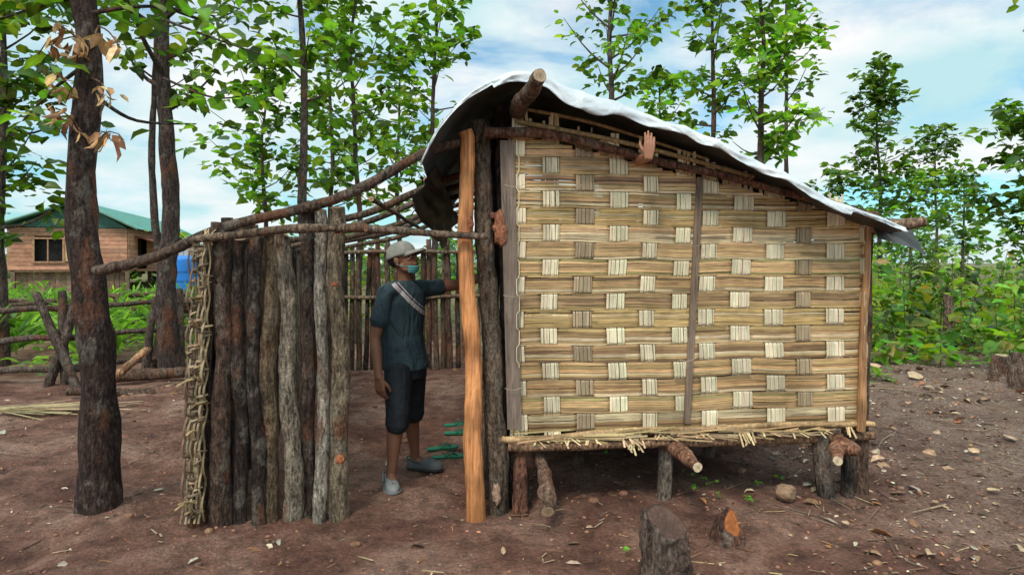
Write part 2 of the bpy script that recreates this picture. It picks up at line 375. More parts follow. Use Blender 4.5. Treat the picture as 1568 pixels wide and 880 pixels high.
for (px,py,h) in [(1352,560,.35),(1395,545,.45),(1440,560,.3),(1500,548,.5),(1545,575,.55),(1562,545,.7),(1480,535,.6),(1420,530,.5),(1525,530,.6),(1365,525,.5)]:
    Y=F*1.5/(py-400);x=tx(px,Y)
    tube(mb,[(x,Y,-.02),(x+.01,Y,h*.5),(x,Y,h)],[.008,.006],5,3,(.16,.16,.08))
    for q in range(int(10+h*20)):
        a=rd.uniform(0,6.28);z=h*rd.uniform(.3,1.05);rr=rd.uniform(.0,.10)
        lf.add((x+rr*math.cos(a),Y+rr*math.sin(a),z),(math.cos(a),math.sin(a),rd.uniform(-.6,.25)),rd.uniform(.12,.26),tuple(v*rd.uniform(.6,1.1) for v in rd.choice(GREENS[1:3]+[(.28,.36,.05)])),.85)
for i in range(3600):
    y=7.6+rd.random()**1.3*14;x=y*rd.uniform(.5,1.2)
    if noise.noise(Vector((x*.8,y*.8,3)))<.0+max(0,(9.0-y))*.12: continue
    a=rd.uniform(0,6.28);g=tuple(v*rd.uniform(.6,1.1) for v in rd.choice(GREENS[:3]))
    lf.add((x,y,rd.uniform(.02,.2)),(math.cos(a),math.sin(a),rd.uniform(-.3,.4)),rd.uniform(.06,.18),g,.75)
U=empty('undergrowth');mb.build('stems',[BARK],U);lf.build('leaves',LEAF,U,5)
lf=Leaves()
for (px,py,s) in [(1392,586,.26),(1350,570,.16),(1430,600,.12),(1355,710,.11),(1500,700,.1),(1340,640,.1),(1460,650,.12),(1530,760,.1),(1555,690,.14),(1290,800,.06),(1420,860,.08)]:
    Y=F*1.5/(py-400);a=R.uniform(0,6.28);x=tx(px,Y)
    lf.add((x,Y,gh(x,Y)+.03),(math.cos(a),math.sin(a),.1),s,jit((.48,.33,.20),.25),.6)
lf.build('fallen_dry_leaves',DRY,seed=16,tilt=.3)
lf=Leaves()
for (px,py) in [(1065,760),(1075,742),(1090,752),(1145,770),(1160,745),(1062,735),(1150,772),(960,852),(930,700),(1195,735),(1100,770)]:
    Y=F*1.5/(py-400)
    for q in range(5):
        a=rd.uniform(0,6.28);lf.add((tx(px,Y)+rd.gauss(0,.012),Y,gh(tx(px,Y),Y)+.03+rd.uniform(0,.03)),(math.cos(a),math.sin(a),.2),rd.uniform(.02,.036),(.18,.42,.06),.8)
lf.build('weeds',LEAF,seed=6)
# left crop field
lf=Leaves();rd=random.Random(31)
for i in range(240):
    y=rd.uniform(8.8,19);x=-y*rd.uniform(.5,.95);h=rd.uniform(.35,1.05)
    for q in range(12):
        a=rd.uniform(0,6.28);lf.add((x+rd.gauss(0,.03),y,h*rd.uniform(.1,.7)),(math.cos(a)*.7,math.sin(a)*.7,rd.uniform(.3,1)),rd.uniform(.25,.55),jit(rd.choice([(.13,.27,.05),(.22,.38,.08),(.09,.19,.035)]),.25,rd),.12)
for i in range(2600):
    y=rd.uniform(7.6,18);x=-y*rd.uniform(.5,.98)
    if noise.noise(Vector((x*.7,y*.7,1)))<.05: continue
    a=rd.uniform(0,6.28);lf.add((x,y,rd.uniform(.02,.18)),(math.cos(a),math.sin(a),rd.uniform(-.2,.5)),rd.uniform(.08,.2),jit(rd.choice([(.12,.25,.045),(.18,.33,.07)]),.3,rd),.5)
lf.build('corn_crop',LEAF,seed=9)
# ---------------------------------------------------------------- log helpers
def log(mb,p0,p1,r0,r1,col,capc=(.50,.28,.15),seed=0,wob=.018,rough=.2,seg=16,n=26,cap=1,mat=0):
    p0=Vector(p0);p1=Vector(p1)
    tube(mb,[p0,p0.lerp(p1,.33),p0.lerp(p1,.66),p1],[r0,(r0*2+r1)/3,(r0+2*r1)/3,r1],seg,n,col,mat,capc,cap,rough,4,wob,seed,colvar=.6)
def scar(mb,c,a,b_,col,seed=0,Nn=Vector((0,-1,0)),th=.010):
    """irregular axe-cut patch lying on the bark"""
    U=Vector((1,0,0));n=26
    vs=[Vector(c)+Nn*th];cs=[tuple(v*.8 for v in col)]
    for rr,hh,k in ((.3,th*.95,1.1),(.6,th*.8,.75),(.88,th*.35,1.0),(1.08,-.014,.2)):
        for j in range(n):
            t=2*math.pi*j/n;q=1+.6*noise.noise(Vector((math.cos(t)*1.7,math.sin(t)*1.7,seed*3.7)))
            kk=k*(1+.5*noise.noise(Vector((math.cos(t)*3,math.sin(t)*3,seed+rr*9))))
            vs.append(Vector(c)+U*a*rr*q*math.cos(t)+Vector((0,0,b_*rr*q*math.sin(t)))+Nn*(hh+.006*noise.noise(Vector((t*2,rr*7,seed)))));cs.append(tuple(v*kk for v in col))
    fs=[(0,1+j,1+(j+1)%n) for j in range(n)]+[(1+r*n+j,1+(r+1)*n+j,1+(r+1)*n+(j+1)%n,1+r*n+(j+1)%n) for r in range(3) for j in range(n)]
    mb.add(vs,fs,cs,1,False)
G1=(.23,.18,.13);G2=(.045,.030,.024);G3=(.12,.072,.048);G4=(.30,.25,.195)
E=empty('log_fence');mb=MB()
spec=[(343,345,343,812,.050,(.085,.05,.035)),(367,366,368,812,.038,G2),(389,362,393,808,.037,G2),(411,350,418,806,.046,(.14,.095,.055)),(437,358,449,800,.050,G1),(469,318,474,800,.041,(.07,.045,.033)),(492,322,494,800,.036,G4),(515,318,519,802,.050,(.19,.14,.09))]
for i,(xa,ya,xb,yb,r,c) in enumerate(spec):
    Yb=F*1.5/(yb-400)+.04+.035*(i%2)
    top=PX(xa,ya,Yb-.0);b=PX(xb,yb,Yb);b.z=-.1
    log(mb,b,top,r*1.12,r*.92,c,seed=i+1,rough=.26,seg=22,n=44,wob=.035)
scar(mb,PX(519,703,3.50),.028,.030,(.42,.14,.06),1);scar(mb,PX(512,435,3.50),.020,.014,(.32,.11,.05),2);scar(mb,PX(516,352,3.47),.02,.02,(.35,.14,.07),3)
log(mb,PX(300,812,3.52)-Vector((0,0,.08)),PX(322,362,3.62),.05,.04,G3,seed=20)
log(mb,PX(322,800,3.7)-Vector((0,0,.1)),PX(330,360,3.7),.045,.04,G2,seed=21)
for i in range(44):
    t=i/44; x=-1.80-.8*t;y=3.75+4.9*t; rr=R.uniform(.035,.05)
    log(mb,(x,y,-.1),(x+R.gauss(0,.02),y,R.uniform(1.62,1.8)),rr,rr*.85,jit(R.choice([G2,G3,G1]),.3),seed=30+i,n=8,seg=9)
for i in range(42):
    x=-2.62+.098*i; rr=R.uniform(.034,.048);y=8.7+R.gauss(0,.02)
    log(mb,(x,y,-.1),(x+R.gauss(0,.03),y,R.uniform(1.60,1.84)),rr,rr*.85,jit(R.choice([G2,G3,(.17,.11,.07),G3]),.3),seed=90+i,n=10,seg=10)
for y0,z in ((8.63,1.62),(8.64,1.0)): log(mb,(-2.7,y0,z),(1.5,y0,z+.03),.028,.022,(.2,.14,.09),seed=140)
log(mb,PX(300,362,3.45),PX(560,349,3.44),.022,.024,(.20,.13,.085),seed=150,n=40,wob=.03)
log(mb,PX(520,352,3.5),PX(748,360,3.62),.024,.019,(.18,.12,.085),seed=151,n=36,wob=.03)
mb.build('logs',[BARK,CUT],E)
mb=MB()
for k in range(6):
    p=PX(327+R.uniform(-8,8),362,3.5)
    tube(mb,[p+Vector((R.gauss(0,.01),-.04,-.05)),p+Vector((0,-.05,0)),p+Vector((R.gauss(0,.02),-.02,.04))],[.004,.004],5,6,(.55,.40,.22))
rd=random.Random(3)
for k in range(10):
    x=-1.822+k*.0115; ph=rd.uniform(0,9)
    P=[];
    for j in range(16):
        z=.06+j*.103
        P.append((x+.030*z+.012*noise.noise(Vector((ph,z*1.6,1)))+.010*noise.noise(Vector((ph,z*5,1))),3.455+.014*(1 if (j+k)%2 else -1)+.01*rd.gauss(0,1),z))
    tube(mb,P,[.0075,.0075,.006],5,60,jit(rd.choice([(.36,.25,.14),(.26,.18,.11),(.42,.32,.19),(.2,.13,.08)]),.25,rd),flat=(.35,(0,1,0)),colvar=.5,seed=k)
for i in range(100):
    z=rd.uniform(.08,1.64);x=-1.815+.03*z+rd.uniform(-.012,.06);L=rd.uniform(.03,.07)
    a=Vector((x,3.45+rd.gauss(0,.01),z));sl=rd.gauss(0,.012)
    tube(mb,[a+Vector((-.01,.03,0)),a,a+Vector((L*.6,-.012,sl)),a+Vector((L,.02,sl*1.5))],[.008,.010,.007],5,6,jit(rd.choice([(.34,.23,.13),(.22,.15,.09),(.42,.31,.19),(.11,.07,.045)]),.3,rd),flat=(.3,(0,1,0)))
for (x,y,dx,dy) in [(300,580,-30,12),(300,765,-32,16),(302,500,-12,-8),(300,660,-14,6),(300,770,-26,2)]:
    p=PX(x,y,3.46);q=PX(x+dx,y+dy,3.3);tube(mb,[p,p.lerp(q,.5)+Vector((0,0,.01)),q],[.012,.010,.008],6,4,(.6,.44,.22),flat=(.5,(0,0,1)))
mb.build('bamboo_end_panel',[BAM],E)
mb=MB()
tube(mb,[PX(148,414,3.45),PX(240,393,3.46),PX(335,352,3.5),PX(430,325,3.58),PX(520,297,3.62),PX(600,262,3.66),PX(665,228,3.7),PX(760,200,3.8)],[.03,.03,.029,.026],12,70,(.11,.068,.048),0,(.3,.2,.12),1,.2,5,.03,3,colvar=.5)
for k,y in enumerate((4.35,5.0,5.7,6.4,7.1)):
    tube(mb,[(-2.0-.1*k,y,1.60),(-1.2,y,1.80),(-.5,y,2.05+.01*k),(.1,y,2.2)],[.022,.026,.02],9,24,jit((.15,.095,.065),.2),0,(.3,.2,.12),1,.12,5,.04,k+5,colvar=.5)
for k in range(3):
    log(mb,(-.9+.35*k,4.0,1.9+.12*k),(-.9+.35*k,8.6,1.72+.1*k),.018,.014,(.16,.10,.07),seed=170+k,n=14,seg=8)
mb.build('rafters',[BARK,CUT],E)
# ---------------------------------------------------------------- hut
H=empty('bamboo_hut')
A=Vector((0.03,3.76,0));B=Vector((2.24,4.02,0));UD=(B-A).normalized();WL=(B-A).length;WN=Vector((UD.y,-UD.x,0))
def ztop(u): return 2.27-.218*u
def weave(mb,O,U,L,zb,ztf,Nn,seed,rp=.1035,cp=.204,bw=.112,ext=True):
    rd=random.Random(seed);amp=.008
    ncol=int(L/cp)+1
    cx=[.20+ i*cp+rd.uniform(-.018,.018) for i in range(-1,ncol)]
    cx=[c for c in cx if -.02<c<L-.04]
    bws=[bw*rd.uniform(.82,1.14) for _ in cx]
    nrow=int((2.5-zb)/rp)+1
    def warp(u,z): return .026*noise.noise(Vector((u*1.1,z*.9,seed)))+.010*noise.noise(Vector((u*3.3,z*2,seed+5)))
    def warpx(u,z): return .028*noise.noise(Vector((u*.9,z*1.3,seed+11)))
    for j in range(nrow):
        z0=zb+j*rp; rowc=rd.choice([(.63,.395,.185),(.57,.36,.165),(.70,.455,.225),(.52,.335,.16),(.60,.40,.17)])
        zz=z0
        while zz<z0+rp-.004:
            hgt=rd.uniform(.008,.021);hgt=min(hgt,z0+rp-zz)
            zc=zz+hgt/2
            c=jit(rowc,.22,rd); q=rd.random()
            if q<.12: c=jit((.31,.19,.10),.25,rd)
            elif q<.17: c=jit((.50,.42,.17),.15,rd)
            elif q<.30: c=jit((.82,.63,.38),.08,rd)
            us=[];u=-.015+rd.uniform(-.02,.012);ue=L+rd.uniform(-.01,.04)
            sd=rd.uniform(0,50)
            while u<ue: us.append(u);u+=.017
            us.append(ue)
            vs=[];cs=[];ok=0
            tl=rd.uniform(-.007,.007);br=rd.uniform(0,L) if rd.random()<.5 else -9
            for u in us:
                zz2=zc+tl*(u/L-.5)+(warp(u,z0) if j>0 else 0)+.003*noise.noise(Vector((u*3,sd,0)))
                if zz2>ztf(u)-.005: break
                o=amp
                for i,cxx in enumerate(cx):
                    if (i+j)%2==0:
                        bwi=bws[i];q=abs(u-cxx-warpx(cxx,zc))
                        if q<bwi/2+.02: o=-amp if q<bwi/2-.006 else amp*(2*(q-(bwi/2-.006))/.026-1)
                o+=.0028*noise.noise(Vector((u*9,sd,2)))
                h2=hgt/2*(.97+.2*noise.noise(Vector((u*6,sd,9))))
                p=O+U*u+Nn*o; kk=1+.38*noise.noise(Vector((u*2.2,sd,5)))+(-.2 if u<br else 0)
                if abs(noise.noise(Vector((u*1.3,sd,33))))>.48: kk*=.62
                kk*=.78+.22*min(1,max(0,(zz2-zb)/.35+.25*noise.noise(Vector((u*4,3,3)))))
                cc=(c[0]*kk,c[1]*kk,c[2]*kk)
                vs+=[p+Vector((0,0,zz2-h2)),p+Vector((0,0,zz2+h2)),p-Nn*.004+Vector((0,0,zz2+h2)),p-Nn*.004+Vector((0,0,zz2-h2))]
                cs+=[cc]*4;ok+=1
            if ok>2:
                fs=[]
                for i in range(ok-1):
                    a=i*4;b=a+4
                    fs+=[(a,b,b+1,a+1),(a+1,b+1,b+2,a+2),(a+2,b+2,b+3,a+3),(a+3,b+3,b,a)]
                mb.add(vs,fs,cs,0,False)
            zz+=hgt+rd.uniform(0,.0016)
    for i,c0 in enumerate(cx):
        bw=bws[i]
        bandc=(.86,.74,.51)
        if i%7==2: bandc=(.42,.32,.20)
        x=c0-bw/2
        while x<c0+bw/2-.004:
            sw=min(rd.uniform(.012,.026),c0+bw/2-x);xc=x+sw/2
            zt=ztf(xc)+(rd.choice([.02,.06,.1,.14]) if ext else 0)+rd.uniform(-.02,.02)
            z=zb-.02+rd.uniform(-.04,.01);vs=[];cs=[];c=jit(bandc,.14,rd);sd=rd.uniform(0,60);ok=0
            while z<zt:
                j=(z-zb-warp(c0,z))/rp;jj=math.floor(j);fr=j-jj
                over=((i+jj)%2==0);o=amp if over else -amp
                e=.08
                if fr<e: o*=fr/e
                if fr>1-e: o*=(1-fr)/e
                if z>ztf(xc): o=-amp
                p=O+U*(xc+warpx(c0,z)+.004*noise.noise(Vector((z*3,sd,1))))+Nn*o;h2=sw/2-.0006;kk=1+.18*noise.noise(Vector((z*4,sd,7)))+.4*noise.noise(Vector((jj*3.1,i*2.3,1)))
                Z=Vector((0,0,z));vs+=[p-U*h2+Z,p+U*h2+Z,p+U*h2-Nn*.004+Z,p-U*h2-Nn*.004+Z];cs+=[tuple(q*kk for q in c)]*4;ok+=1
                z+=.0127
            fs=[]
            for q in range(ok-1):
                a=q*4;b=a+4
                fs+=[(a,a+1,b+1,b),(a+1,a+2,b+2,b+1),(a+2,a+3,b+3,b+2),(a+3,a,b,b+3)]
            fs.append(tuple((ok-1)*4+q for q in range(4)))
            mb.add(vs,fs,cs,1,False); x+=sw+rd.uniform(.0005,.003)
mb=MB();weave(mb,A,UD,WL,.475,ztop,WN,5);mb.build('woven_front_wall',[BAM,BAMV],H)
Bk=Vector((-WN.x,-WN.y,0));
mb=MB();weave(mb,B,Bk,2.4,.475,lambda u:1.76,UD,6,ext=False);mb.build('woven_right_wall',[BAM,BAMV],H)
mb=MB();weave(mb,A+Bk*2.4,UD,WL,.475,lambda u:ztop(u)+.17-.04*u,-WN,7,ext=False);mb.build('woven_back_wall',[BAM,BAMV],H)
mb=MB();weave(mb,A+Bk*1.0-UD*.0,Bk,1.4,.475,lambda u:2.24,-UD,8,ext=False)
weave(mb,A+Bk*.04,Bk,.3,.475,lambda u:2.24,-UD,18,ext=False);
box(mb,A+Bk*.3+Vector((0,0,.9)),Bk*.72,UD*.02,Vector((0,0,1.2)),(.2,.14,.08),0)
mb.build('woven_left_wall',[BAM,BAMV],H)
mb=MB()
for i in range(60):
    p=A+UD*(i*WL/60)+Vector((0,0,.43));box(mb,p,UD*(WL/60-.004),Bk*2.4,Vector((0,0,.018)),jit((.3,.2,.1),.25))
mb.build('slat_floor',[BAM],H)
mb=MB()
def WP(u,z,o=0): return A+UD*u+WN*o+Vector((0,0,z))
ORG=(.70,.29,.11)
log(mb,PX(729,800,3.66),PX(712,200,3.72),.056,.042,ORG,(.55,.33,.17),1,.03,.16,seg=22,n=44,mat=2)
log(mb,PX(762,800,3.74),PX(737,188,3.82),.062,.056,(.13,.09,.062),seed=61,wob=.02,rough=.26,seg=22,n=50)
log(mb,PX(795,800,3.86),PX(768,165,3.92),.07,.05,G2,seed=62,wob=.02)
log(mb,PX(752,780,3.98),PX(752,185,4.05),.05,.05,G2,seed=63,wob=.02)
scar(mb,PX(765,352,3.72),.046,.085,(.38,.145,.075),5,th=.022);scar(mb,PX(757,330,3.735),.024,.03,(.20,.08,.05),8,th=.014)
scar(mb,PX(760,758,3.66),.024,.06,(.40,.25,.17),9,th=.008);scar(mb,PX(716,345,3.665),.03,.05,(.34,.11,.05),11,th=.006)
p=WP(-.06,.50,.03);box(mb,p,UD*.085,-WN*.02,Vector((-.045,0,1.72)),(.24,.175,.135),2)
p0=WP(1.035,.5,.022);p1=WP(1.12,2.02,.022)
box(mb,p0,UD*.042,-WN*.012,p1-p0,(.25,.175,.125),2)
log(mb,WP(2.2,.42,.035),WP(2.25,1.80,.035),.026,.022,(.50,.26,.12),seed=64,n=16,mat=2)
log(mb,WP(2.27,-.05,-.06),WP(2.30,1.80,-.06),.05,.045,G3,seed=65)
tube(mb,[WP(-.20,2.26,.05),WP(.15,2.262,.05),WP(.6,2.16,.06),WP(1.1,2.05,.06),WP(1.6,1.96,.05),WP(2.3,1.79,.05)],[.034,.030,.026,.024,.028],14,60,(.17,.08,.05),0,(.3,.17,.1),1,.22,5,.025,9,colvar=.5)
tube(mb,[WP(0,2.34,.0),WP(.7,2.22,.0),WP(1.5,2.03,0)],[.016,.014],6,16,(.56,.38,.19),2,rough=.1)
tube(mb,[WP(.05,2.42,-.02),WP(.5,2.34,-.02),WP(1.2,2.14,-.02)],[.012,.010],6,12,(.46,.31,.16),2,rough=.1)
tube(mb,[(.145,3.26,2.47),(.085,3.5,2.42),(.03,3.85,2.40),(-.03,6.5,2.40)],[.036,.045,.048,.045],18,50,(.15,.10,.07),0,(.40,.28,.18),1,.28,6,.0,4,colvar=.5)
tube(mb,[PX(1330,350,3.98),PX(1375,345,3.95),PX(1418,339,3.9)],[.04,.042,.03],14,10,(.26,.16,.105),0,(.46,.30,.18),1,.22,6,.0,5,colvar=.5)
log(mb,WP(2.22,1.77,-.02),WP(2.22,1.77,-2.4),.035,.035,G3,seed=66,n=10)
log(mb,WP(-.10,.455,.035),WP(2.3,.455,.03),.020,.016,(.50,.32,.16),seed=67,n=40,wob=.03,mat=2)
log(mb,WP(-.06,.395,.02),WP(2.32,.38,.0),.032,.028,(.34,.19,.11),seed=68,n=40,wob=.03)
for k,o in enumerate((-1.2,-2.4)): log(mb,WP(-.05,.39,o),WP(2.32,.38,o),.035,.03,G3,seed=69+k)
for (px,py,Y,u,r) in [(1068,715,3.42,1.0,.046),(1283,705,3.55,2.08,.042)]:
    e=PX(px,py,Y);s=WP(u-.1,.35,-2.3)
    tube(mb,[e,e.lerp(WP(u-.03,.36,0),.6),WP(u-.03,.36,0),s],[r*.6,r,r,r],16,30,(.34,.16,.095),0,(.72,.55,.35),1,.2,5,0,6,colvar=.5)
log(mb,PX(1016,752,3.95)-Vector((0,0,.06)),PX(1017,680,3.95),.045,.042,(.22,.17,.13),seed=71,n=8)
log(mb,WP(2.02,-.08,-.02),WP(1.95,.4,-.02),.055,.05,(.15,.11,.085),seed=72,n=10)
log(mb,WP(2.14,-.08,.0),WP(2.14,.42,.0),.042,.04,(.09,.065,.05),seed=73,n=10)
for (u,o) in [(0.1,-1.2),(1.1,-1.2),(2.1,-1.2),(0,-2.4),(1.1,-2.4),(2.1,-2.4),(.55,-.8),(1.6,-.9)]: log(mb,WP(u,-.08,o),WP(u,.4,o),.05,.045,G3,seed=74,n=8)
tube(mb,[PX(818,680,3.9),PX(830,715,3.75),PX(837,752,3.58),PX(840,782,3.46)],[.028,.038,.048,.036],18,26,(.19,.11,.075),0,(.62,.42,.26),1,.35,5,0,8,colvar=.5)
log(mb,PX(797,782,3.74)-Vector((0,0,.05)),PX(797,672,3.82),.048,.04,(.16,.07,.045),seed=77)
mb.build('pole_frame',[BARK,CUT,WOOD],H)
mb=MB();rd=random.Random(17)
for (u,n,s) in [(.27,5,.06),(.62,8,.10),(.68,6,.12),(1.38,7,.10),(1.9,4,.05),(1.1,4,.04),(1.7,5,.05),(2.1,3,.06),(.42,4,.05),(.85,4,.04),(.10,4,.05),(1.52,4,.04)]:
    for k in range(n):
        p=WP(u+k*.014,.45,.03);q=p+Vector((rd.uniform(-.04,.09),-rd.uniform(.02,.06),-rd.uniform(.4,1)*s))
        box(mb,p,UD*.011,WN*.003,q-p,jit((.72,.52,.28),.25,rd))
for i in range(70):
    u=rd.uniform(-.02,1.95);L=rd.uniform(.12,.35);p=WP(u,.425+rd.uniform(-.02,.05),.045+rd.uniform(-.01,.016))
    box(mb,p,UD*L+Vector((0,0,rd.uniform(-.03,.03))),Vector((0,0,.009)),WN*.003,jit((.58,.40,.21),.35,rd))
for (u,n) in [(.02,4),(.18,4),(.50,6),(.75,6),(1.02,5),(1.3,5),(1.55,4)]:
    for k in range(n):
        z=ztop(u)-.03;box(mb,WP(u+k*.021,z,-.012),UD*.018,WN*.004,Vector((rd.gauss(0,.01),0,rd.uniform(.08,.2)*(1 if u<1.2 else .7))),jit((.74,.58,.34),.2,rd))
mb.build('bamboo_splints',[BAMV],H)
# tarp
prof=[(-.50,2.05),(-.45,2.17),(-.33,2.34),(-.18,2.48),(-.04,2.55),(.12,2.545),(.27,2.50),(.54,2.42),(.8,2.325),(1.17,2.21),(1.54,2.04),(1.88,1.87),(2.16,1.765),(2.36,1.69)]
def pz(x):
    for (a,b),(c,d) in zip(prof,prof[1:]):
        if x<=c:
            t=(x-a)/(c-a);return b+(d-b)*t
    return prof[-1][1]
def ridge(p): return 1-2*abs(noise.noise(p))
def tarp(name,off,mat,val):
    NU=300;vs=[]
    yo=[(-.016*min(1,k/3)+0,-1,k/8) for k in range(8,0,-1)] if val else []
    yo+= [(v*2.9/40,0,0) for v in range(41)]
    for (dy,kind,vd) in yo:
        for i in range(NU+1):
            x=-.50+2.86*i/NU; y0=3.50+.11*x+.03*noise.noise(Vector((x*3,0,1)))
            dep=dy if dy>0 else 0
            z=sum(pz(x+k*.025) for k in (-2,-1,0,1,2))/5
            if x<0: z-=.05*dep*(-x/.5)
            z+=.022*noise.noise(Vector((x*3.3,dep*3,0)))+.012*ridge(Vector((x*5+dep*2,dep*3,4)))
            xx=x-(.07*dep*max(0,-x/.5))
            vh=.062+.060*math.exp(-((x-.42)/.2)**2)+.010*math.exp(-((x-.78)/.07)**2)+.016*noise.noise(Vector((x*6,7,0)))
            if x>2: vh*=.6
            if x<-.1: vh*=.6
            cr=.022*ridge(Vector((x*5+vd*1.2,vd*.8,2)))+.009*ridge(Vector((x*15-vd*2,vd*1.5,6)))
            y=y0+dy-cr*vd**.6-(.02*math.exp(-((x-.5)/.25)**2))*vd
            vs.append((xx,y,z+off-vh*vd))
    n=NU+1;fs=[(r*n+i,r*n+i+1,(r+1)*n+i+1,(r+1)*n+i) for r in range(len(yo)-1) for i in range(NU)]
    mb=MB();mb.add(vs,fs,(1,1,1),0,True);ob=mb.build(name,[mat],H)
    s=ob.modifiers.new('s','SOLIDIFY');s.thickness=.0015
m,nt,bs=newmat('white_tarp')
nA=noisetex(nt,6,detail=3,rough=.5,dist=1.2);nB=noisetex(nt,2.5,detail=4)
cl=mix(nt,(.54,.58,.61),(.78,.80,.81),ramp(nt,nB,[(.38,0.),(.58,1.)]))
nt.links.new(cl,bs.inputs['Base Color']);bs.inputs['Roughness'].default_value=.35;bs.inputs['Specular IOR Level'].default_value=.5
bump(nt,bs,nA,.6,.025)
TW=m;TB=vcmat('shaded_tarp',.5,6,bs=.5,base=(.075,.07,.066))  # near-black base colour paints in the shade under the white tarp
tarp('tarp_roof',0,TW,True);tarp('tarp_shaded_underside',-.012,TB,False)  # second sheet added just below the roof, coloured dark as its shaded underside
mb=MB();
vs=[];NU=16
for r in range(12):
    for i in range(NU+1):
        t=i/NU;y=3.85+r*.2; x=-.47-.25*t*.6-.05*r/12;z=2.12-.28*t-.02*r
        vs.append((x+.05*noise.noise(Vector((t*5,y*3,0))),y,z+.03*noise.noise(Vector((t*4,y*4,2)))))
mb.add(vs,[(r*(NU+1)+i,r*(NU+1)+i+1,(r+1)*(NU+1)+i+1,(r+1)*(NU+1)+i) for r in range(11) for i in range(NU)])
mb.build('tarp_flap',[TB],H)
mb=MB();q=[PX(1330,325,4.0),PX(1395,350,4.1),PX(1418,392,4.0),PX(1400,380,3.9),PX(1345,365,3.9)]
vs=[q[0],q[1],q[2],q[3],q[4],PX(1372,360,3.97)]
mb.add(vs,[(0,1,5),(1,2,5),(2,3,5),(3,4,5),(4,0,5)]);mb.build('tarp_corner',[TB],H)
mb=MB()
for (u,z) in [(-.02,1.95),(-.03,1.3),(-.02,.75),(1.09,1.6),(1.05,.9)]:
    tube(mb,[WP(u-.06,z,.055),WP(u,z-.01,.06),WP(u+.07,z+.01,.03)],[.002,.002],5,6,(.5,.42,.3))
mb.build('bindings',[BAM],H)
# ---------------------------------------------------------------- person
def hand(mb,wr,d,pn,sd,s=1.0,curl=.35,spread=1):
    d=Vector(d).normalized();sd=Vector(sd);sd=(sd-d*sd.dot(d)).normalized();pn=Vector(pn);pn=(pn-d*pn.dot(d)-sd*pn.dot(sd)).normalized()
    wr=Vector(wr)
    ks=[(.028,.085,.072),(.010,.09,.082),(-.009,.086,.075),(-.027,.078,.058)]
    for i,(o,L,fl) in enumerate(ks):
        k=wr+d*L*s+sd*o*s
        chain(mb,[wr+sd*o*.5*s-d*.01,wr+d*L*.5*s+sd*o*.85*s,k],[.015*s,.0145*s,.0115*s],10)
        p=k;pts=[k];a=curl*.35;dd=(d+sd*o*4*spread*.35).normalized()
        for q,ln in enumerate((.45,.31,.26)):
            a+=curl*(.7+.12*i); v=dd*math.cos(a)+pn*math.sin(a);p=p+v*fl*ln*s;pts.append(p)
        chain(mb,pts,[.0098*s,.0088*s,.0078*s,.0066*s],10)
    t0=wr+d*.025*s+sd*.022*s+pn*.006*s;v=(d*.75+sd*.62+pn*.35).normalized()
    t1=t0+v*.038*s;t2=t1+(d*.9+sd*.3+pn*.4).normalized()*.03*s;t3=t2+(d+pn*.4).normalized()*.022*s
    chain(mb,[t0,t1,t2,t3],[.015*s,.012*s,.0098*s,.008*s],10)
def remesh(ob,v,it=4,fac=.5):
    m=ob.modifiers.new('r','REMESH');m.mode='VOXEL';m.voxel_size=v;m.use_smooth_shade=True
    s=ob.modifiers.new('sm','SMOOTH');s.iterations=it;s.factor=fac
# second person inside the hut: forearm over the top rail, hand gripping the hem of the tarp
mb=MB();w=PX(993,240,3.50)
chain(mb,[w+Vector((.05,.80,-.30)),w+Vector((.02,.42,.035)),w+Vector((.01,.2,.025)),w+Vector((0,.02,-.004))],[.044,.036,.031,.021],14)
hand(mb,w,(0.10,.05,1),(-.1,.95,0),(-1,-.1,0),.86,.12,1.7)
P2=empty('reaching_person');o=mb.build('arm_and_hand',[vcmat('skin_b',.5,8,lo=.88,hi=1.1,bs=.05,base=(.36,.16,.09))],P2);remesh(o,.003,1)
MAN=empty('standing_man')
Fd=Vector((.75,-.66,0)).normalized();Sd=Vector((-Fd.y,Fd.x,0))
def loft(mb,rings,seg=28,close=True):
    vs=[]
    for (c,hw,hd,ex) in rings:
        c=Vector(c)
        for j in range(seg):
            th=2*math.pi*j/seg;cc=math.cos(th);ss=math.sin(th)
            vs.append(c+Sd*hw*math.copysign(abs(cc)**ex,cc)+Fd*hd*math.copysign(abs(ss)**ex,ss))
    n=len(rings);fs=[(i*seg+j,i*seg+(j+1)%seg,(i+1)*seg+(j+1)%seg,(i+1)*seg+j) for i in range(n-1) for j in range(seg)]
    fs+=[tuple(reversed(range(seg))),tuple((n-1)*seg+j for j in range(seg))]
    mb.add(vs,fs)
RS=Vector((-.838,4.17,1.295));LS=Vector((-.605,4.43,1.305))
RE=Vector((-.905,4.13,.995));RW=Vector((-.865,4.06,.745))
LE=Vector((-.37,4.50,1.335));LW=Vector((-.115,4.43,1.43))
RH=Vector((-.765,4.22,.80));LH=Vector((-.695,4.37,.80))
RK=Vector((-.755,4.14,.46));LK=Vector((-.70,4.42,.46))
RA=Vector((-.80,4.135,.085));LA=Vector((-.70,4.50,.085))
hc=Vector((-.737,4.27,1.512));hx=Vector((.93,-.34,.31)).normalized();hy=Vector((0,0,1)).cross(hx).normalized();hz=hx.cross(hy)
HM=Matrix.Translation(hc)@Matrix((hx,hy,hz)).transposed().to_4x4()
mb=MB()
loft(mb,[((-.73,4.30,.80),.13,.09,1),((-.75,4.30,1.0),.13,.09,1),((-.745,4.30,1.25),.15,.085,1),((-.728,4.30,1.345),.085,.065,1),((-.728,4.295,1.37),.055,.05,1)])
chain(mb,[(-.725,4.30,1.33),(-.735,4.285,1.42),(-.74,4.275,1.47)],[.056,.049,.048],16)
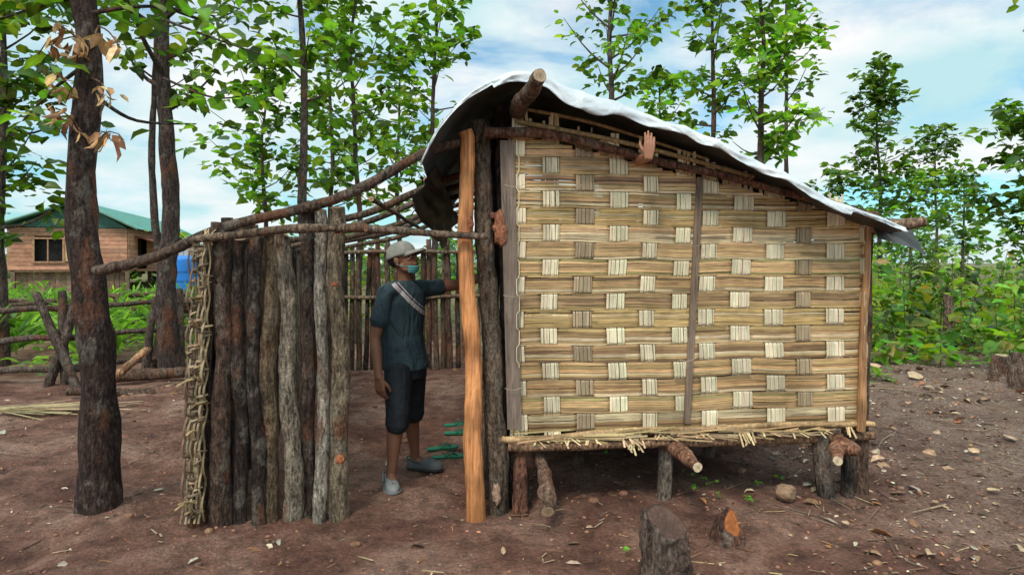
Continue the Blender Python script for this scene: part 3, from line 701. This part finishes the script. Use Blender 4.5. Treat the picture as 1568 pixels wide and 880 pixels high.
chain(mb,[RS,RS.lerp(RE,.5),RE,RE.lerp(RW,.3),RW],[.044,.044,.036,.038,.025],14)
chain(mb,[LS,LS.lerp(LE,.5),LE,LE.lerp(LW,.3),LW],[.044,.044,.037,.038,.025],14)
hand(mb,RW,(.12,-.05,-1),(.3,.8,0),(.9,-.35,0),.98,.38)
hand(mb,LW,(.45,-.1,.9),(1,0,-.25),(.1,-1,.1),.98,.18)
chain(mb,[RH,RH.lerp(RK,.5),RK,RK.lerp(RA,.3)+Vector((-.012,.012,0)),RK.lerp(RA,.75),RA],[.085,.07,.052,.055,.036,.034],16)
chain(mb,[LH,LH.lerp(LK,.5),LK,LK.lerp(LA,.3)+Vector((-.015,.008,0)),LK.lerp(LA,.75),LA],[.085,.07,.052,.055,.036,.034],16)
chain(mb,[RA,RA+Vector((.03,-.08,-.035)),RA+Vector((.06,-.14,-.05))],[.034,.032,.025],12)
chain(mb,[LA,LA+Vector((.08,-.01,-.035)),LA+Vector((.15,-.02,-.05))],[.034,.032,.025],12)
def he(c,r): ellip(mb,c,r,HM)
he((-.016,0,.026),(.094,.074,.088));he((.020,0,-.030),(.066,.058,.076))
he((.040,0,-.078),(.036,.036,.024));he((.058,0,-.092),(.019,.020,.014))
for s in (-1,1): chain(mb,[HM@Vector((.0,s*.054,-.045)),HM@Vector((.012,s*.050,-.075)),HM@Vector((.050,s*.020,-.094))],[.020,.016,.014],10)
he((.074,0,.022),(.014,.050,.012));he((.073,0,-.052),(.017,.026,.022))
chain(mb,[HM@Vector((.080,0,.010)),HM@Vector((.093,0,-.010)),HM@Vector((.103,0,-.027))],[.007,.0085,.0105],10)
for s in (-1,1):
    he((.092,s*.011,-.030),(.009,.0075,.0065));he((.056,s*.038,-.016),(.021,.017,.015))
    he((-.014,s*.078,-.010),(.017,.007,.030));he((-.021,s*.083,-.002),(.012,.005,.022));he((-.010,s*.079,-.036),(.008,.005,.008))
he((.087,0,-.050),(.007,.021,.0045));he((.085,0,-.0605),(.008,.018,.0052))
b=mb.build('body',[SKIN],MAN);remesh(b,.0038,2)
mb=MB()
for s in (-1,1):
    ellip(mb,(.0735,s*.030,.000),(.012,.0125,.0065),HM,12,8,(.42,.38,.34));ellip(mb,(.0835,s*.0295,.000),(.004,.005,.005),HM,10,6,(.01,.007,.005))
    ellip(mb,(.083,s*.032,.0195),(.008,.018,.0035),HM,10,6,(.012,.01,.009));ellip(mb,(.0765,s*.0305,.0065),(.0115,.0145,.0032),HM,10,6,(.10,.045,.028))
ellip(mb,(.0915,0,-.0505),(.005,.018,.0028),HM,12,6,(.19,.07,.05));ellip(mb,(.090,0,-.059),(.005,.016,.0036),HM,12,6,(.21,.08,.055))
mb.build('face_features',[vcmat('face_paint',.4,10,lo=.95,hi=1.05,bs=0)],MAN)
mb=MB();vs=[];nu=40
def hairr(th,ph):
    return Vector((-.018+.098*math.sin(ph)*math.cos(th),.0775*math.sin(ph)*math.sin(th),.026+.09*math.cos(ph)))
for i in range(14):
    for j in range(nu):
        th=2*math.pi*j/nu; c_=math.cos(th); lim=math.pi*(.72 if c_<-.45 else .72-.14*min(1,(c_+.45)*2.2) if c_<.1 else .56-.18*min(1,(c_-.1)*2))
        p=hairr(th,lim*(i+.01)/13);k=1+.02*noise.noise(p*90);vs.append(HM@(p*k))
mb.add(vs,[(i*nu+j,i*nu+(j+1)%nu,(i+1)*nu+(j+1)%nu,(i+1)*nu+j) for i in range(13) for j in range(nu)])
mb.build('hair',[vcmat('hair',.6,120,lo=.5,hi=1.5,bs=.6,base=(.014,.012,.011))],MAN)
mb=MB();vs=[];rows=14
for i in range(rows):
    ph=math.pi*.5*1.06*(i+.02)/(rows-1)
    for j in range(nu):
        th=2*math.pi*j/nu
        cz=math.cos(ph)
        p=Vector((-.012+.106*math.sin(ph)**.85*math.cos(th),.084*math.sin(ph)**.85*math.sin(th),.030+.096*(cz**.9 if cz>0 else cz)))
        p*=1+.012*noise.noise(p*40)+.004*math.cos(th*6);vs.append(HM@p)
mb.add(vs,[(i*nu+j,(i+1)*nu+j,(i+1)*nu+(j+1)%nu,i*nu+(j+1)%nu) for i in range(rows-1) for j in range(nu)])
vs=[]
for i in range(9):
    for j in range(25):
        s_=(j/24-.5)*2;a=s_*1.05;r=i/8
        x=-.012+.102*math.cos(a)+r*.085*(1-abs(s_)**3)
        y=.082*math.sin(a)*(1-.08*r)
        z=.038-1.5*y*y-.006*r-.018*r*r
        vs.append(HM@Vector((x,y,z)))
mb.add(vs,[(i*25+j,(i+1)*25+j,(i+1)*25+j+1,i*25+j+1) for i in range(8) for j in range(24)])
ellip(mb,(-.012,0,.126),(.007,.007,.004),HM,10,6)
o=mb.build('baseball_cap',[vcmat('cap_cloth',.9,40,lo=.75,hi=1.15,bs=.4,base=(.30,.285,.245))],MAN)
s=o.modifiers.new('s','SOLIDIFY');s.thickness=.003;s.offset=1
mb=MB();vs=[]
for i in range(9):
    for j in range(21):
        a=(j/20-.5)*2*1.25;t=i/8
        x=.014+(.079-.035*t*t)*math.cos(a); y=(.056-.012*t)*math.sin(a); z=-.074-.042*t+.024*(1-math.cos(a))+.0025*math.sin(t*19)
        vs.append(HM@Vector((x+.004*(1-t),y*1.08,z)))
mb.add(vs,[(i*21+j,(i+1)*21+j,(i+1)*21+j+1,i*21+j+1) for i in range(8) for j in range(20)])
for s in (-1,1):
    chain(mb,[HM@Vector((.038,s*.058,-.060)),HM@Vector((.012,s*.072,-.050)),HM@Vector((-.012,s*.082,-.034)),HM@Vector((-.028,s*.084,-.01))],[.0018]*4,6)
o=mb.build('face_mask',[vcmat('mask_cloth',.8,40,lo=.85,hi=1.1,bs=.2,base=(.14,.46,.48))],MAN);s=o.modifiers.new('s','SOLIDIFY');s.thickness=.003
mb=MB()
loft(mb,[((-.728,4.30,.765),.170,.128,.9),((-.732,4.30,.80),.172,.13,.9),((-.745,4.30,.90),.160,.120,.9),((-.755,4.30,1.0),.158,.116,.9),((-.755,4.30,1.12),.166,.116,.88),((-.745,4.30,1.22),.172,.114,.88),((-.735,4.30,1.29),.158,.100,.95),((-.730,4.30,1.340),.112,.082,1),((-.728,4.298,1.370),.066,.062,1)])
chain(mb,[RS+Vector((.05,.05,.012)),RS+Vector((0,0,-.004)),RS.lerp(RE,.4),RS.lerp(RE,.64)],[.066,.064,.060,.064],16)
chain(mb,[LS+Vector((-.05,-.05,.005)),LS+Vector((0,0,.0)),LS.lerp(LE,.2),LS.lerp(LE,.38)],[.066,.062,.058,.061],16)
m,nt,bs=newmat('dark_tshirt')
tc=N(nt,'ShaderNodeTexCoord')
def dot(v):
    q=N(nt,'ShaderNodeVectorMath',operation='DOT_PRODUCT');nt.links.new(tc.outputs['Object'],q.inputs[0]);q.inputs[1].default_value=v;return q.outputs['Value']
def mth(op,a,b=None):
    q=N(nt,'ShaderNodeMath',operation=op)
    for i,v in enumerate((a,b)):
        if v is None: continue
        if hasattr(v,'is_linked'): nt.links.new(v,q.inputs[i])
        else: q.inputs[i].default_value=v
    return q.outputs[0]
def band(c,w): return mth('LESS_THAN',mth('ABSOLUTE',mth('SUBTRACT',dot((.75,0,.66)),c)),w)
c0=.300
st=mth('MAXIMUM',band(c0,.012),band(c0+.024,.003))
lim=mth('MULTIPLY',mth('GREATER_THAN',dot((0,0,1)),1.09),mth('GREATER_THAN',dot(tuple(Fd)),(-.745*Fd.x+4.30*Fd.y)+.05))
st=mth('MULTIPLY',st,lim)
n1=noisetex(nt,7,(1,1,.6),4);col=mix(nt,(.017,.033,.042),(.036,.062,.074),ramp(nt,n1,[(.35,0.),(.65,1.)]))
col=mix(nt,col,(.5,.42,.40),st);nt.links.new(col,bs.inputs['Base Color']);bs.inputs['Roughness'].default_value=.85;bump(nt,bs,noisetex(nt,9,(1,1,.45),3,.5,1.2),1.0,.045)
o=mb.build('tshirt',[m],MAN);remesh(o,.005,6)
mb=MB()
loft(mb,[((-.728,4.30,.70),.155,.115,.95),((-.728,4.30,.80),.158,.118,.95),((-.732,4.30,.86),.15,.11,1)])
chain(mb,[RH+Vector((0,0,-.02)),RH.lerp(RK,.45),RK+Vector((0,0,.03)),RK.lerp(RA,.10)],[.098,.092,.080,.080],18)
chain(mb,[LH+Vector((0,0,-.02)),LH.lerp(LK,.45),LK+Vector((0,0,.03)),LK.lerp(LA,.10)],[.098,.092,.080,.080],18)
o=mb.build('shorts',[vcmat('dark_shorts',.8,8,(1,1,.5),lo=.6,hi=1.5,bs=1.0,bd=.04,base=(.015,.017,.021))],MAN);remesh(o,.006,4)
def clog(name,heel,toe,col,parent):
    heel=Vector(heel);toe=Vector(toe);d=(toe-heel);L=d.length;d.normalize();s=Vector((-d.y,d.x,0));mb=MB()
    ys=[0,.04,.12,.3,.5,.68,.84,.94,1];ws=[.018,.03,.036,.036,.042,.05,.047,.032,.012];hs=[.04,.062,.07,.06,.062,.058,.045,.034,.02]
    vs=[];seg=16
    for y,w,h in zip(ys,ws,hs):
        c=heel+d*L*y
        for j in range(seg):
            th=2*math.pi*j/seg;x=math.cos(th);z=math.sin(th)
            zz=h*max(z,0)**.8 if z>0 else 0; xx=w*math.copysign(abs(x)**.6,x)
            vs.append(c+s*xx+Vector((0,0,.012+zz*.9 if z>0 else -.012)))
    n=len(ys);fs=[(i*seg+j,i*seg+(j+1)%seg,(i+1)*seg+(j+1)%seg,(i+1)*seg+j) for i in range(n-1) for j in range(seg)]+[tuple(reversed(range(seg))),tuple((n-1)*seg+j for j in range(seg))]
    mb.add(vs,fs,col)
    out=[heel+d*L*y+s*w*1.06 for y,w in zip(ys,ws)]+[heel+d*L*y-s*w*1.06 for y,w in reversed(list(zip(ys,ws)))]
    out=[p+Vector((0,0,.010)) for p in out]+[out[0]+Vector((0,0,.010))]
    tube(mb,out,[.007,.007],6,60,tuple(c*.7 for c in col))
    tube(mb,[heel+d*L*.42+s*.046+Vector((0,0,.045)),heel+d*L*.1+s*.036+Vector((0,0,.07)),heel-d*.008+Vector((0,0,.068)),heel+d*L*.1-s*.036+Vector((0,0,.07)),heel+d*L*.42-s*.046+Vector((0,0,.045))],[.006,.006],6,24,tuple(c*.8 for c in col))
    for a in (.62,.70,.78):
        for b_ in (-.02,0,.02): ellip(mb,heel+d*L*a+s*b_+Vector((0,0,.012+.9*(.058 if a<.7 else .05)*(1-abs(b_)*6)+.001)),(.005,.005,.003),None,8,5,(.03,.03,.03))
    return mb.build(name,[vcmat(name+'_rubber',.6,50,lo=.85,hi=1.1,bs=.1)],parent)
clog('right_clog',(-.835,4.205,.02),(-.745,3.96,.02),(.24,.24,.23),MAN)
clog('left_clog',(-.755,4.515,.02),(-.495,4.47,.02),(.12,.12,.12),MAN)
def flip(px,py,ang,k=0):
    Y=F*1.5/(py-400);c=Vector((tx(px,Y),Y,gh(tx(px,Y),Y)+.006));d=Vector((math.cos(ang),math.sin(ang),0));s=Vector((-d.y,d.x,0));mb=MB()
    prf=[(-.125,.012),(-.12,.024),(-.105,.032),(-.06,.036),(0,.034),(.05,.042),(.09,.042),(.112,.033),(.124,.018),(.128,.006)]
    o=[c+d*a+s*w for a,w in prf]+[c+d*a-s*w for a,w in reversed(prf)];n=len(o);up=Vector((0,0,.012))
    mb.add(o+[p+up for p in o],[tuple(reversed(range(n))),tuple(range(n,2*n)),]+[(i,(i+1)%n,n+(i+1)%n,n+i) for i in range(n)],(.025,.20,.11),0,False)
    t=c+d*.07+up
    for q in (-1,1): tube(mb,[t,c+d*.03+s*q*.026+Vector((0,0,.034)),c-d*.03+s*q*.034+Vector((0,0,.012))],[.004,.005,.004],6,8,(.02,.14,.085))
    mb.build('flip_flop',[vcmat('green_rubber%d'%k,.6,30,lo=.8,hi=1.1,bs=.1)])
flip(678,686,.35,0);flip(686,698,.25,1);flip(700,650,.3,2);flip(702,663,.15,3)
# ---------------------------------------------------------------- stumps, rock
def stump(px,py,r,h,col,top,seed,name='tree_stump',tilt=0):
    Y=F*1.5/(py-400);x=tx(px,Y);mb=MB();am=min(.03,h*.14)
    tube(mb,[(x,Y,-.06),(x,Y,.02),(x+.005,Y,h*.6),(x+.01,Y,h)],[r*1.45,r*1.15,r,r*.85],26,24,col,0,top,1,.32,5,.02,seed,colvar=.6)
    for v in range(len(mb.v)):
        p=mb.v[v];k=max(0,min(1,(p[2]/h-.35)/.6))
        if k>0: mb.v[v]=(p[0],p[1],p[2]+k*(.35*(x-p[0])+am*noise.noise(Vector(p)*18)+tilt*(p[1]-Y)))
    mb.build(name,[BARK,CUT])
stump(1018,890,.105,.27,(.13,.085,.065),(.12,.065,.045),3,tilt=.25)
stump(1120,828,.075,.085,(.16,.08,.055),(.55,.17,.05),4,tilt=.35)
for i,(px,py,r,h) in enumerate([(1452,520,.09,.85),(1494,515,.08,.8),(1405,500,.06,.5),(1530,585,.1,.34),(1340,500,.06,.6),(1562,600,.1,.42)]): stump(px,py,r,h,(.17,.11,.08),(.5,.38,.22),10+i)
mb=MB();Y=F*1.5/(765-400);ellip(mb,(tx(1203,Y),Y,.045),(.065,.05,.055),None,9,6,(.32,.20,.12))
for i in range(len(mb.v)):
    p=Vector(mb.v[i]);mb.v[i]=tuple(p+.03*noise.noise_vector(p*12))
for i in range(len(mb.s)): mb.s[i]=False
mb.build('rock',[vcmat('stone',.85,25)])
mb=MB();rd=random.Random(4)
for i in range(45):
    p=PX(rd.uniform(-30,70),rd.uniform(625,645),6.1);p.z=.02+rd.uniform(0,.06);a=rd.gauss(.25,.2);L=rd.uniform(.4,.9)
    box(mb,p,Vector((math.cos(a),math.sin(a),rd.gauss(0,.05)))*L,Vector((0,.012,0)),Vector((0,0,.004)),jit((.6,.48,.27),.3,rd))
mb.build('bamboo_strip_pile',[BAM])
mb=MB()
FC=(.13,.09,.07)
for z,dz in ((.93,.0),(.52,.05),(.10,.08)):
    log(mb,(-8.5,7.3,z-.05),(-5.3,7.75,z+dz),.045,.035,FC,seed=int(z*50),wob=.05)
    log(mb,(-5.5,7.75,z+dz),(-3.9,9.6,z+dz*.5),.035,.03,FC,seed=int(z*50)+1,wob=.05)
for (x,y,x2) in [(-5.45,7.6,-5.5),(-5.2,7.5,-5.75),(-5.6,7.55,-5.3),(-7.2,7.4,-7.25),(-4.6,8.7,-4.65),(-3.95,9.5,-4.0),(-4.9,8.3,-4.75)]:
    log(mb,(x,y,-.05),(x2,y+.05,R.uniform(1.0,1.2)),.055,.045,(.11,.075,.06),seed=int(x*9),wob=.03)
mb.build('rail_fence',[BARK,CUT])
mb=MB();rd=random.Random(41)
for i in range(30):
    x=rd.uniform(-12.5,-6.3);y=rd.uniform(11.5,14);a=rd.gauss(0,.3);L=rd.uniform(1.2,2.6);z=rd.uniform(.1,.8)
    log(mb,(x,y,z),(x+L*math.cos(a),y+L*math.sin(a),z+rd.gauss(0,.12)),.06,.05,jit(G3,.3,rd),seed=i,n=6,seg=8)
mb.build('log_heap',[BARK,CUT])
mb=MB();log(mb,(-4.6,6.9,.02),(-4.25,7.3,.5),.05,.04,(.45,.24,.13),seed=2);log(mb,(-4.9,7.6,.1),(-3.7,7.9,.14),.08,.06,G3,seed=3);log(mb,(-4.0,7.0,.03),(-4.9,6.9,.06),.05,.04,G3,seed=5);mb.build('fallen_log',[BARK,CUT])
# ---------------------------------------------------------------- wooden house
HO=empty('wooden_house')
ap=Vector((-20.6,30,0));f=Vector((-.287,.958,0));r_=Vector((.958,.287,0));Ln=17
hw=2.45;c0=ap-r_*.55;Z=Vector((0,0,1))
WB=(.62,.32,.20)
mb=MB()
def boards(O,U,L,z0,z1f,Nn,holes=()):
    bh=.2;z=z0
    while z<4.4:
        zt=z+bh
        us=[u*L/40 for u in range(41) if z1f(u*L/40)>=zt-.05]
        if us:
            segs=[(us[0],us[-1])]
            for (ha,hb,h0,h1) in holes:
                if z<h1 and zt>h0:
                    ns=[]
                    for (s0,s1) in segs:
                        if ha>s0: ns.append((s0,min(ha,s1)))
                        if hb<s1: ns.append((max(hb,s0),s1))
                    segs=ns
            for s0,s1 in segs:
                if s1-s0>.05: box(mb,O+U*s0+Z*z,U*(s1-s0),Nn*.04+Z*0,Z*(bh-.015)+Nn*.015,jit(WB,.22))
        z+=bh
gab=lambda u:3.2
boards(c0-r_*hw,r_,2*hw,1.1,gab,-f,[(1.05,2.25,1.5,2.55)])
boards(c0+r_*hw,f,Ln,1.1,gab,r_,[(1.6,3.4,1.1,2.6),(8,9.5,1.6,2.6)])
boards(c0-r_*hw,f,Ln,1.1,gab,-r_)
boards(c0-r_*hw+f*Ln,r_,2*hw,1.1,gab,f)
mb.build('board_walls',[vcmat('board',.75,5,(1,1,8),bs=.2,dirt=.2)],HO)
mb=MB()
O=c0-r_*hw*.99+f*.25;box(mb,O+Z*1.15,r_*hw*1.98,f*.05,Z*2,(.02,.018,.015))
O=c0+r_*(hw-.25);box(mb,O+Z*1.15,f*Ln,r_*.05,Z*2,(.02,.018,.015))
w0=c0-r_*hw-f*.09
for a,wd in ((1.0,.09),(2.22,.09),(1.6,.05)): box(mb,w0+r_*a+Z*1.45,r_*wd,-f*.04,Z*1.15,(.45,.25,.14))
for z in (1.42,2.55): box(mb,w0+r_*.98+Z*z,r_*1.34,-f*.05,Z*.08,(.45,.25,.14))
box(mb,w0+r_*2.34+Z*1.5,r_*.42-f*.25,-f*.04,Z*1.05,(.62,.40,.2))
for i in range(5):
    for q in (-1,1): box(mb,c0+r_*q*(hw-.1)+f*(i*Ln/4.2)-Z*.05,r_*.16,f*.16,Z*1.2,(.2,.13,.08))
box(mb,c0-r_*hw+Z*1.0,r_*2*hw,f*Ln,Z*.1,(.3,.18,.1))
for i in range(22): box(mb,c0-r_*hw+r_*(i*.225)+f*.3,r_*.2,f*.04,Z*1.02,jit((.28,.17,.11),.25))
mb.build('openings_and_frame',[vcmat('frame_wood',.75,8,bs=.1)],HO)
mb=MB();GR=(.09,.30,.23)
rg=ap-r_*.1-f*.6+Z*4.35
def slope(P,Q,e0,e1,n=120,c=GR):
    vs=[]
    for i in range(n+1):
        t=i/n;dz=Z*(.03*(i%2))
        vs+=[P.lerp(Q,t)+dz,e0.lerp(e1,t)+dz]
    mb.add(vs,[(2*i,2*i+1,2*i+3,2*i+2) for i in range(n)],[jit(c,.06) for _ in vs],0,False)
el=c0-r_*(hw+.5)-f*.6+Z*3.05;er=c0+r_*(hw+.6)-f*.6+Z*3.05
slope(rg,rg+f*(Ln+1),el,el+f*(Ln+1));slope(rg,rg+f*(Ln+1),er,er+f*(Ln+1))
g0=c0-f*.03
mb.add([g0-r_*hw+Z*3.12,g0+r_*hw+Z*3.12,ap-r_*.1-f*.03+Z*4.3],[(0,1,2)],(.07,.2,.16),0,False)
for (e) in (el,er): tube(mb,[rg,e],[.07,.07],4,1,(.14,.3,.24))
mb.build('green_metal_roof',[vcmat('green_metal',.5,3,lo=.8,hi=1.15,bs=.05,dirt=.2)],HO)
mb=MB()
pr=c0+r_*(hw+.05)+f*1.0+Z*2.75
vs=[pr,pr+f*4.5,pr+f*4.5+r_*1.5-Z*.45,pr+r_*1.5-Z*.45];mb.add(vs+[v+Z*.06 for v in vs],[(0,1,2,3),(7,6,5,4),(0,3,7,4),(3,2,6,7),(1,0,4,5),(2,1,5,6)],(.38,.15,.10),0,False)
for i in range(3): box(mb,pr+r_*1.4+f*i*2.1-Z*2.8,r_*.1,f*.1,Z*2.36,(.3,.16,.09))
box(mb,pr+r_*.05+f*.1-Z*1.75,r_*1.35,f*4.2,Z*.12,(.3,.16,.09))
mb.build('porch',[vcmat('porch_wood',.75,8,bs=.1)],HO)
mb=MB();cx_=(tx(283,24));
tube(mb,[(cx_,24,0),(cx_,24,.1),(cx_,24,1.45),(cx_,24,1.6),(cx_,24,1.72)],[.5,.55,.55,.5,.2],24,20,(.03,.2,.6))
for z in (.4,.75,1.1): tube(mb,[(cx_,24,z),(cx_,24,z+.05)],[.57,.57],24,1,(.03,.17,.5))
mb.build('blue_water_tank',[vcmat('blue_plastic',.5,3,lo=.9,hi=1.1,bs=0)])
mb=MB();x0=tx(300,26)
for i in range(14): box(mb,(x0-1.6+i*.22,26,.0),(.2,0,0),(0,.04+.03*(i%2),0),(0,0,2.2),jit((.4,.41,.42),.1))
mb.build('tin_shed',[vcmat('tin',.5,4,bs=.1)])
# ---------------------------------------------------------------- camera, light, sky
cam=bpy.data.cameras.new('camera');co=bpy.data.objects.new('camera',cam);sc.collection.objects.link(co)
cam.lens=36*F/1568;cam.sensor_width=36;cam.shift_y=-40/1568;cam.clip_end=2000;cam.clip_start=.05
co.location=(0,0,CH);co.rotation_euler=(math.radians(90),0,0);sc.camera=co
el=math.radians(50);az=math.radians(205)
sd=Vector((math.sin(az)*math.cos(el),math.cos(az)*math.cos(el),math.sin(el)))
L=bpy.data.lights.new('sun','SUN');L.energy=2.1;L.angle=math.radians(12);L.color=(1,.93,.83)
lo=bpy.data.objects.new('sun',L);sc.collection.objects.link(lo);lo.rotation_euler=(-sd).to_track_quat('-Z','Y').to_euler();lo.location=(0,0,20)
w=bpy.data.worlds.new('World');sc.world=w;w.use_nodes=True;nt=w.node_tree
for n in list(nt.nodes): nt.nodes.remove(n)
out=N(nt,'ShaderNodeOutputWorld');sky=N(nt,'ShaderNodeTexSky',sky_type='NISHITA');sky.sun_disc=False;sky.sun_elevation=el;sky.sun_rotation=az
b1=N(nt,'ShaderNodeBackground');b1.inputs[1].default_value=.15;nt.links.new(mix(nt,sky.outputs[0],(.58,1.06,1.14),1,'MULTIPLY'),b1.inputs[0])
b2=N(nt,'ShaderNodeBackground')
tc=N(nt,'ShaderNodeTexCoord');sp=N(nt,'ShaderNodeSeparateXYZ');nt.links.new(tc.outputs['Generated'],sp.inputs[0])
mr=N(nt,'ShaderNodeMapRange');mr.inputs[1].default_value=.40;mr.inputs[2].default_value=.95;mr.inputs[3].default_value=1.0;mr.inputs[4].default_value=2.2
nt.links.new(sp.outputs[2],mr.inputs[0]);nt.links.new(mr.outputs[0],b2.inputs[1])
ad=N(nt,'ShaderNodeMath',operation='ADD');ad.inputs[1].default_value=.22;nt.links.new(sp.outputs[2],ad.inputs[0])
mx=N(nt,'ShaderNodeMath',operation='MAXIMUM');mx.inputs[1].default_value=.05;nt.links.new(ad.outputs[0],mx.inputs[0])
dx=N(nt,'ShaderNodeMath',operation='DIVIDE');dy=N(nt,'ShaderNodeMath',operation='DIVIDE')
nt.links.new(sp.outputs[0],dx.inputs[0]);nt.links.new(mx.outputs[0],dx.inputs[1]);nt.links.new(sp.outputs[1],dy.inputs[0]);nt.links.new(mx.outputs[0],dy.inputs[1])
cb=N(nt,'ShaderNodeCombineXYZ');nt.links.new(dx.outputs[0],cb.inputs[0]);nt.links.new(dy.outputs[0],cb.inputs[1])
ns=N(nt,'ShaderNodeTexNoise');ns.inputs['Scale'].default_value=1.3;ns.inputs['Detail'].default_value=9;ns.inputs['Roughness'].default_value=.58;ns.inputs['Distortion'].default_value=.4
nt.links.new(cb.outputs[0],ns.inputs['Vector'])
fac=ramp(nt,ns.outputs[0],[(.39,.12),(.46,.65),(.53,1.)])
ns2=N(nt,'ShaderNodeTexNoise');ns2.inputs['Scale'].default_value=1.9;ns2.inputs['Detail'].default_value=7;nt.links.new(cb.outputs[0],ns2.inputs['Vector'])
nt.links.new(ramp(nt,ns2.outputs[0],[(.38,(.54,.82,.87)),(.52,(.82,.94,.96)),(.64,(1.0,1.0,1.0))]),b2.inputs[0])
ms=N(nt,'ShaderNodeMixShader');nt.links.new(fac,ms.inputs[0]);nt.links.new(b1.outputs[0],ms.inputs[1]);nt.links.new(b2.outputs[0],ms.inputs[2]);nt.links.new(ms.outputs[0],out.inputs[0])
